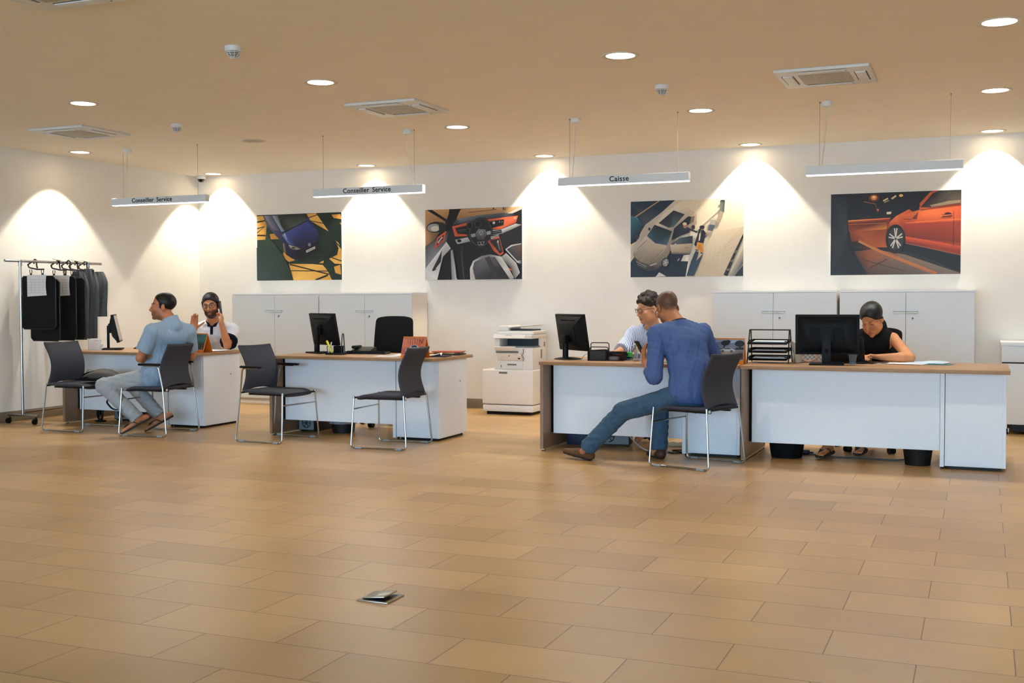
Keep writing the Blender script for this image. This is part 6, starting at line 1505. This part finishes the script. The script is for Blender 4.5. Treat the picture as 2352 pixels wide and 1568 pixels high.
for s in 'LR':
    leg(S, J, s, .013, ankle_g=.026); S.plane(J['an' + s] + nrm(J['an' + s] - J['kn' + s]) * .0, nrm(J['an' + s] - J['kn' + s]), J['an' + s], .14); S.ell(J['hp' + s] + [.03, 0, -.01], (.088, .088, .08), k=.03)
S.folds(.0055, 42, 9)
S.build('trousers', CLOTH('pale_grey_twill', (166, 172, 176)), m_a)
flipflop(m_a, heelL, toeL); flipflop(m_a, heelR, toeR)

# ============ man on the phone behind the far left desk
J = JJ(pel=(-7.86, 10.20, .57), wai=(-7.80, 10.13, .74), che=(-7.74, 10.07, .90), nek=(-7.665, 10.00, 1.035),
       shL=(-7.485, 10.09, .945), shR=(-7.885, 9.94, .940), elL=(-7.325, 9.79, .805), wrL=(-7.385, 9.770, 1.045), elR=(-7.865, 9.80, .800), wrR=(-7.765, 9.80, .955),
       hpL=(-7.76, 10.17, .54), hpR=(-7.94, 10.12, .54), knL=(-7.62, 9.78, .54), knR=(-7.80, 9.70, .54), anL=(-7.62, 9.80, .09), anR=(-7.80, 9.72, .09))
base = Vector((-7.84, 10.18, 0)); hc = np.array((-7.590, 9.865, 1.222)); A = frame((.40, -.90, -.06), (-.10, 0, 1)); hs = 1.06
S = start(J, base, [hc + [0, 0, .14], (-7.7, 9.6, 0)])
torso(S, J, -.012); [arm(S, J, s) for s in 'LR']; [leg(S, J, s, -.01) for s in 'LR']
for s in 'LR': S.cone(J['an' + s], J['an' + s] + [.03, -.16, -.05], .036, .03, .02)
T = head(S, hc, A, hs, neck_to=J['nek'])
ear = T(-.122, .022, -.030)
hand(S, J['wrL'], ear - J['wrL'], A[:, 0] * 1.0 - A[:, 1] * .1, -A[:, 1], 1.02, (1.0, 1.15, 1.2, 1.2), tdir=1.0)
hand(S, J['wrR'], (.10, -.02, 1), (.62, -.78, .05), (.9, .4, .2), 1.08, (.08, .06, .08, .14), spread=.004, tdir=.70, tcurl=.05)
m_c = S.build('person', SKIN('c'), paint=head_paint(hc, A, hs, (196, 130, 88), (160, 92, 74), stubble=.93, beardc=(24, 17, 15)))
person(m_c, 'man in white polo shirt holding a phone to his ear, palm raised')
eyes(m_c, T, A, hs, (-.2, 0)); glasses(m_c, T, A, hs, M('thin_steel_frame', (90, 84, 80), .3, metal=.6))
S = Body(hc - .18, hc + .18, .0042)
S.ell(hc + A @ np.array((0, -.018, .046)) * hs, np.array((.082, .105, .090)) * hs, A); S.folds(.0014, 150, 4)
hairline(S, hc, A, (0, .76, -.65), .020, hs); S.plane(hc + A @ np.array((0, 0, -.07)), A @ np.array((0, .25, -1.)))
for s in (-1, 1): S.cone(hc + A @ np.array((s * .076, .022, .04)) * hs, hc + A @ np.array((s * .073, .022, -.03)) * hs, .010, .006, .01)
S.build('hair', MATS['black_hair'], m_c)
S = garment(J, ['pel', 'nek', 'shL', 'shR', 'elL', 'elR', 'hpL', 'hpR'])
torso(S, J, .016, 1.04); S.cone(J['pel'] + [0, 0, -.02], J['wai'], .185, .17, .03, side=J['r'], flat=.82)
cuffs = []
for s in 'LR':
    e, d = arm(S, J, s, .026, ru=.056, re=.052, upto=.74); S.plane(e, d, e, .11); cuffs.append((e, d))
S.folds(.0046, 38, 21); neckhole(S, J, (.30, -.60, .9), .072); S.plane(J['pel'] + [0, 0, -.10], (0, 0, -1))
S.build('polo_shirt', CLOTH('white_pique', (226, 228, 232)), m_c)
NAVY = CLOTH('navy_knit', (24, 28, 44)); o0 = np.array(base)
S = Body(J['nek'] - .13, J['nek'] + .13, .0045)
S.cone(J['nek'] + [.0, .005, -.03], J['nek'] + [.012, -.02, .035], .080, .073, .006); S.plane(J['nek'] + [.012, -.02, .030], (.15, -.35, 1))
S.cone(J['nek'] + [.0, -.0, .0], J['nek'] + [.03, -.05, .09], .064, .064, .004, op='cut'); S.cone(J['nek'] + J['f'] * 0 + [.045, -.085, .055], J['nek'] + [.035, -.07, -.02], .045, .018, .01, op='cut')
S.plane(J['nek'] + [0, 0, -.020], (-.15, .3, -1)); S.build('collar', NAVY, m_c, 'navy collar')
fr = nrm(np.array((.42, -.90, 0))); rt = np.array((-.9, -.42, 0))
S = garment(J, ['che', 'nek'], .19, .0045); torso(S, J, .016, 1.04); S.folds(.0046, 38, 21).grow(.0055)
for q in (1, -1): S.plane(J['nek'] + rt * (.003 + q * .016), rt * q)
S.plane(J['nek'] + [0, 0, -.125], (0, 0, -1)); S.plane(J['nek'] + fr * .03, -fr); S.plane(J['nek'] + [0, 0, -.01], (.2, -.35, 1)); S.build('placket', NAVY, m_c, 'navy button placket')
for (e, d), s in zip(cuffs, 'LR'):
    S = Body(e - .11, e + .11, .0045); arm(S, J, s, .026, ru=.056, re=.052, upto=.9); S.folds(.0046, 38, 21).grow(.011); S.plane(e + d * .013, d); S.plane(e - d * .022, -d); S.build('cuff', NAVY, m_c, 'navy sleeve cuff')
S = garment(J, ['pel', 'hpL', 'hpR', 'knL', 'knR', 'anL', 'anR'], .12, .007)
S.cone(J['pel'] + [0, 0, -.03], J['pel'] + [0, 0, .06], .168, .155, .03, side=J['r'], flat=.8)
for s in 'LR': leg(S, J, s, .012, ankle_g=.026); S.ell(J['hp' + s], (.10, .10, .085), k=.03)
S.build('trousers', CLOTH('dark_trousers', (36, 38, 46)), m_c)
px_ = Matrix.Translation(Vector(T(-.098, .020, -.030))) @ Matrix(np.stack([A[:, 1], nrm(A[:, 2] * .92 - A[:, 1] * .38), nrm(np.cross(A[:, 1], A[:, 2] * .92 - A[:, 1] * .38))], 1).tolist()).to_4x4()
phone('mobile_phone', px_, 'dark phone held at the ear of the man in the white polo shirt', (44, 46, 46))

# ============ woman in the striped blouse behind the cash desk
J = JJ(pel=(-2.86, 10.14, .57), wai=(-2.84, 10.10, .72), che=(-2.81, 10.04, .88), nek=(-2.768, 9.985, 1.035),
       shL=(-2.625, 10.01, .945), shR=(-2.955, 10.01, .955), elL=(-2.61, 9.76, .83), wrL=(-2.735, 9.60, .815), elR=(-3.005, 9.86, .825), wrR=(-3.035, 9.70, .800),
       hpL=(-2.77, 10.12, .54), hpR=(-2.94, 10.12, .54), knL=(-2.78, 9.72, .54), knR=(-2.95, 9.72, .54), anL=(-2.78, 9.74, .09), anR=(-2.95, 9.74, .09))
base = Vector((-2.86, 10.14, 0)); hc = np.array((-2.790, 9.885, 1.195)); A = frame((-.66, -.70, -.20), (0, 0, 1)); hs = 1.02
S = start(J, base, [hc + [0, 0, .15], (-2.9, 9.55, 0)])
torso(S, J, -.018, .92); [arm(S, J, s, ru=.042, re=.034, rw=.025) for s in 'LR']; [leg(S, J, s, -.01) for s in 'LR']
for s in 'LR': S.cone(J['an' + s], J['an' + s] + [-.02, -.15, -.05], .034, .028, .02)
T = head(S, hc, A, hs, woman=True, neck_to=J['nek'])
hand(S, J['wrR'], (-.45, -.80, -.05), (0, 0, -1), (.8, -.4, 0), .95, (.4, .4, .45, .5)); hand(S, J['wrL'], (-.80, -.60, -.06), (0, 0, -1), (.3, .7, 0), .95, (.5, .5, .55, .6))
m_d = S.build('person', SKIN('d'), paint=head_paint(hc, A, hs, (206, 146, 106), (168, 98, 84), browc=(60, 44, 34), brows=.65))
person(m_d, 'woman with glasses and short curly hair in a striped blouse')
eyes(m_d, T, A, hs, (0, -.6)); glasses(m_d, T, A, hs, M('dark_red_frame', (60, 36, 36), .3))
S = Body(hc - .20, hc + .20, .0045); rg = np.random.RandomState(8)
S.ell(hc + A @ np.array((0, -.020, .050)) * hs, np.array((.083, .104, .088)) * hs, A)
for k in range(70):
    th = rg.uniform(0, 2 * PI); z = rg.uniform(.02, 1.0); q = math.sqrt(1 - z * z)
    S.ell(hc + A @ (np.array((.078 * q * math.cos(th), -.018 + .098 * q * math.sin(th), .052 + .092 * z)) * hs), np.full(3, rg.uniform(.014, .024)), k=.008)
hairline(S, hc, A, (0, .80, -.60), .024, hs); S.plane(hc + A @ np.array((0, 0, -.075)), A @ np.array((0, .3, -1.)))
S.build('hair', M('dark_brown_curls', (44, 32, 26), .6, ns=120, na=.25, bump=.4), m_d)
def stripes():
    m = bpy.data.materials.new('striped_cotton'); m.use_nodes = True
    nt = m.node_tree; b = nt.nodes['Principled BSDF']; N = nt.nodes.new; L = nt.links.new
    tc = N('ShaderNodeTexCoord'); wv = N('ShaderNodeTexWave'); wv.bands_direction = 'X'; wv.inputs['Scale'].default_value = 25; wv.inputs['Distortion'].default_value = 1.2; wv.inputs['Detail'].default_value = 1.0; wv.inputs['Detail Scale'].default_value = .6
    cr = N('ShaderNodeValToRGB'); cr.color_ramp.elements[0].position = .60; cr.color_ramp.elements[0].color = (*lin((222, 230, 240)), 1)
    cr.color_ramp.elements[1].position = .74; cr.color_ramp.elements[1].color = (*lin((92, 112, 150)), 1)
    L(tc.outputs['Object'], wv.inputs['Vector']); L(wv.outputs['Fac'], cr.inputs[0]); L(cr.outputs[0], b.inputs['Base Color']); b.inputs['Roughness'].default_value = .85
    return m
S = garment(J, ['pel', 'nek', 'shL', 'shR', 'elL', 'elR', 'wrL', 'wrR'])
torso(S, J, .008, .95); S.cone(J['pel'], J['wai'], .17, .155, .03, side=J['r'], flat=.8)
for s in 'LR':
    e, d = arm(S, J, s, .026, ru=.050, re=.046, upto=1.42); S.cone(e - d * .03, e, .062, .068, .01); S.plane(e, d, e, .10)
S.folds(.0055, 38, 31, (1.6, 1, .4)); neckhole(S, J, (-.35, -.85, .8), .078)
S.build('blouse', stripes(), m_d)
S = garment(J, ['pel', 'hpL', 'hpR', 'knL', 'knR', 'anL', 'anR'], .12, .007)
S.cone(J['pel'] + [0, 0, -.03], J['pel'] + [0, 0, .06], .160, .15, .03, side=J['r'], flat=.8)
for s in 'LR': leg(S, J, s, .012, ankle_g=.026); S.ell(J['hp' + s], (.10, .10, .085), k=.03)
S.build('trousers', MATS['dark_trousers'], m_d)

# ============ woman in the black sleeveless top behind the rightmost desk
J = JJ(pel=(-.885, 10.02, .57), wai=(-.875, 9.99, .72), che=(-.85, 9.95, .875), nek=(-.825, 9.925, 1.005),
       shL=(-.690, 9.935, .945), shR=(-.985, 9.935, .945), elL=(-.540, 9.685, .800), wrL=(-.755, 9.575, .805), elR=(-1.10, 9.70, .80), wrR=(-.955, 9.60, .81),
       hpL=(-.80, 10.0, .54), hpR=(-.97, 10.0, .54), knL=(-.86, 9.62, .53), knR=(-1.05, 9.60, .53), anL=(-.90, 9.66, .10), anR=(-1.150, 9.42, .095))
base = Vector((-.885, 10.02, 0)); hc = np.array((-.852, 9.825, 1.108)); A = frame((-.26, -.80, -.50), (-.08, 0, 1)); hs = 1.03
hR, tR, hL, tL = [np.array(p) for p in ((-1.135, 9.44, .045), (-1.185, 9.24, .035), (-.90, 9.68, .045), (-.92, 9.48, .035))]
S = start(J, base, [hc + [0, 0, .15], tR - [.05, .08, .03]])
torso(S, J, -.020, .88); [arm(S, J, s, ru=.047, re=.038, rw=.026) for s in 'LR']; [leg(S, J, s, -.01) for s in 'LR']
foot_skin(S, J['anR'], hR, tR); foot_skin(S, J['anL'], hL, tL)
T = head(S, hc, A, hs, woman=True, neck_to=J['nek'])
hand(S, J['wrL'], (-.93, -.25, .16), (.1, .0, -1), (-.1, 1, 0), .95, (.55, .75, .8, .85), tdir=.8); hand(S, J['wrR'], (.6, -.7, 0), (0, 0, -1), (.7, .6, 0), .95, (.4, .4, .4, .4))
m_e = S.build('person', SKIN('e'), paint=head_paint(hc, A, hs, (208, 140, 92), (162, 92, 78), browc=(34, 24, 20), brows=.65))
person(m_e, 'woman in a black sleeveless top looking down at the rightmost desk')
eyes(m_e, T, A, hs, (-.3, -1.0))
S = Body(hc - .24, hc + .24, .0045)
S.ell(hc + A @ np.array((0, -.022, .046)) * hs, np.array((.0865, .107, .092)) * hs, A); S.folds(.0010, 140, 6)
hairline(S, hc, A, (0, .66, -.75), .026, hs); S.plane(hc + A @ np.array((0, 0, -.075)), A @ np.array((0, .3, -1.))); S.ell(T(0, .098, -.024), np.array((.069, .086, .094)) * hs, A, .006, 'cut')
S.cone(T(0, .070, .118), T(0, -.03, .15), .0035, .0035, .003, op='cut')
for s in (-1, 1): S.cone(T(s * .070, .030, .040), T(s * .078, -.025, -.008), .013, .011, .014)
S.cone(T(-.005, -.090, -.02), T(-.030, -.088, -.10), .032, .026, .02); S.cone(T(-.030, -.088, -.10), T(-.058, -.075, -.165), .026, .012, .02)
S.build('hair', MATS['black_hair'], m_e)
S = garment(J, ['pel', 'nek', 'shL', 'shR', 'che'])
torso(S, J, -.006, .90); S.cone(J['pel'], J['wai'], .17, .155, .03, side=J['r'], flat=.8)
S.cone(J['nek'] + [0, 0, -.03], J['nek'] + [-.012, -.03, .05], .072, .066, .02)
for s in 'LR':
    o = 1 if s == 'R' else -1
    S.ell(J['sh' + s] + J['r'] * o * .030 + [0, -.01, -.03], (.062, .085, .105), k=.01, op='cut')
S.folds(.0028, 38, 41); S.plane(J['nek'] + [-.012, -.03, .040], (-.1, -.35, 1), J['nek'] + [0, 0, .05], .11)
S.build('sleeveless_top', CLOTH('black_jersey', (12, 12, 14)), m_e)
S = garment(J, ['pel', 'hpL', 'hpR', 'knL', 'knR', 'anL', 'anR'], .12, .007)
S.cone(J['pel'] + [0, 0, -.03], J['pel'] + [0, 0, .06], .160, .15, .03, side=J['r'], flat=.8)
for s in 'LR':
    leg(S, J, s, .012, ankle_g=.022); S.plane(J['an' + s] + nrm(J['kn' + s] - J['an' + s]) * .10, nrm(J['an' + s] - J['kn' + s]), J['an' + s], .2); S.ell(J['hp' + s], (.10, .10, .085), k=.03)
S.build('trousers', MATS['dark_trousers'], m_e)
flipflop(m_e, hR, tR); flipflop(m_e, hL, tL)
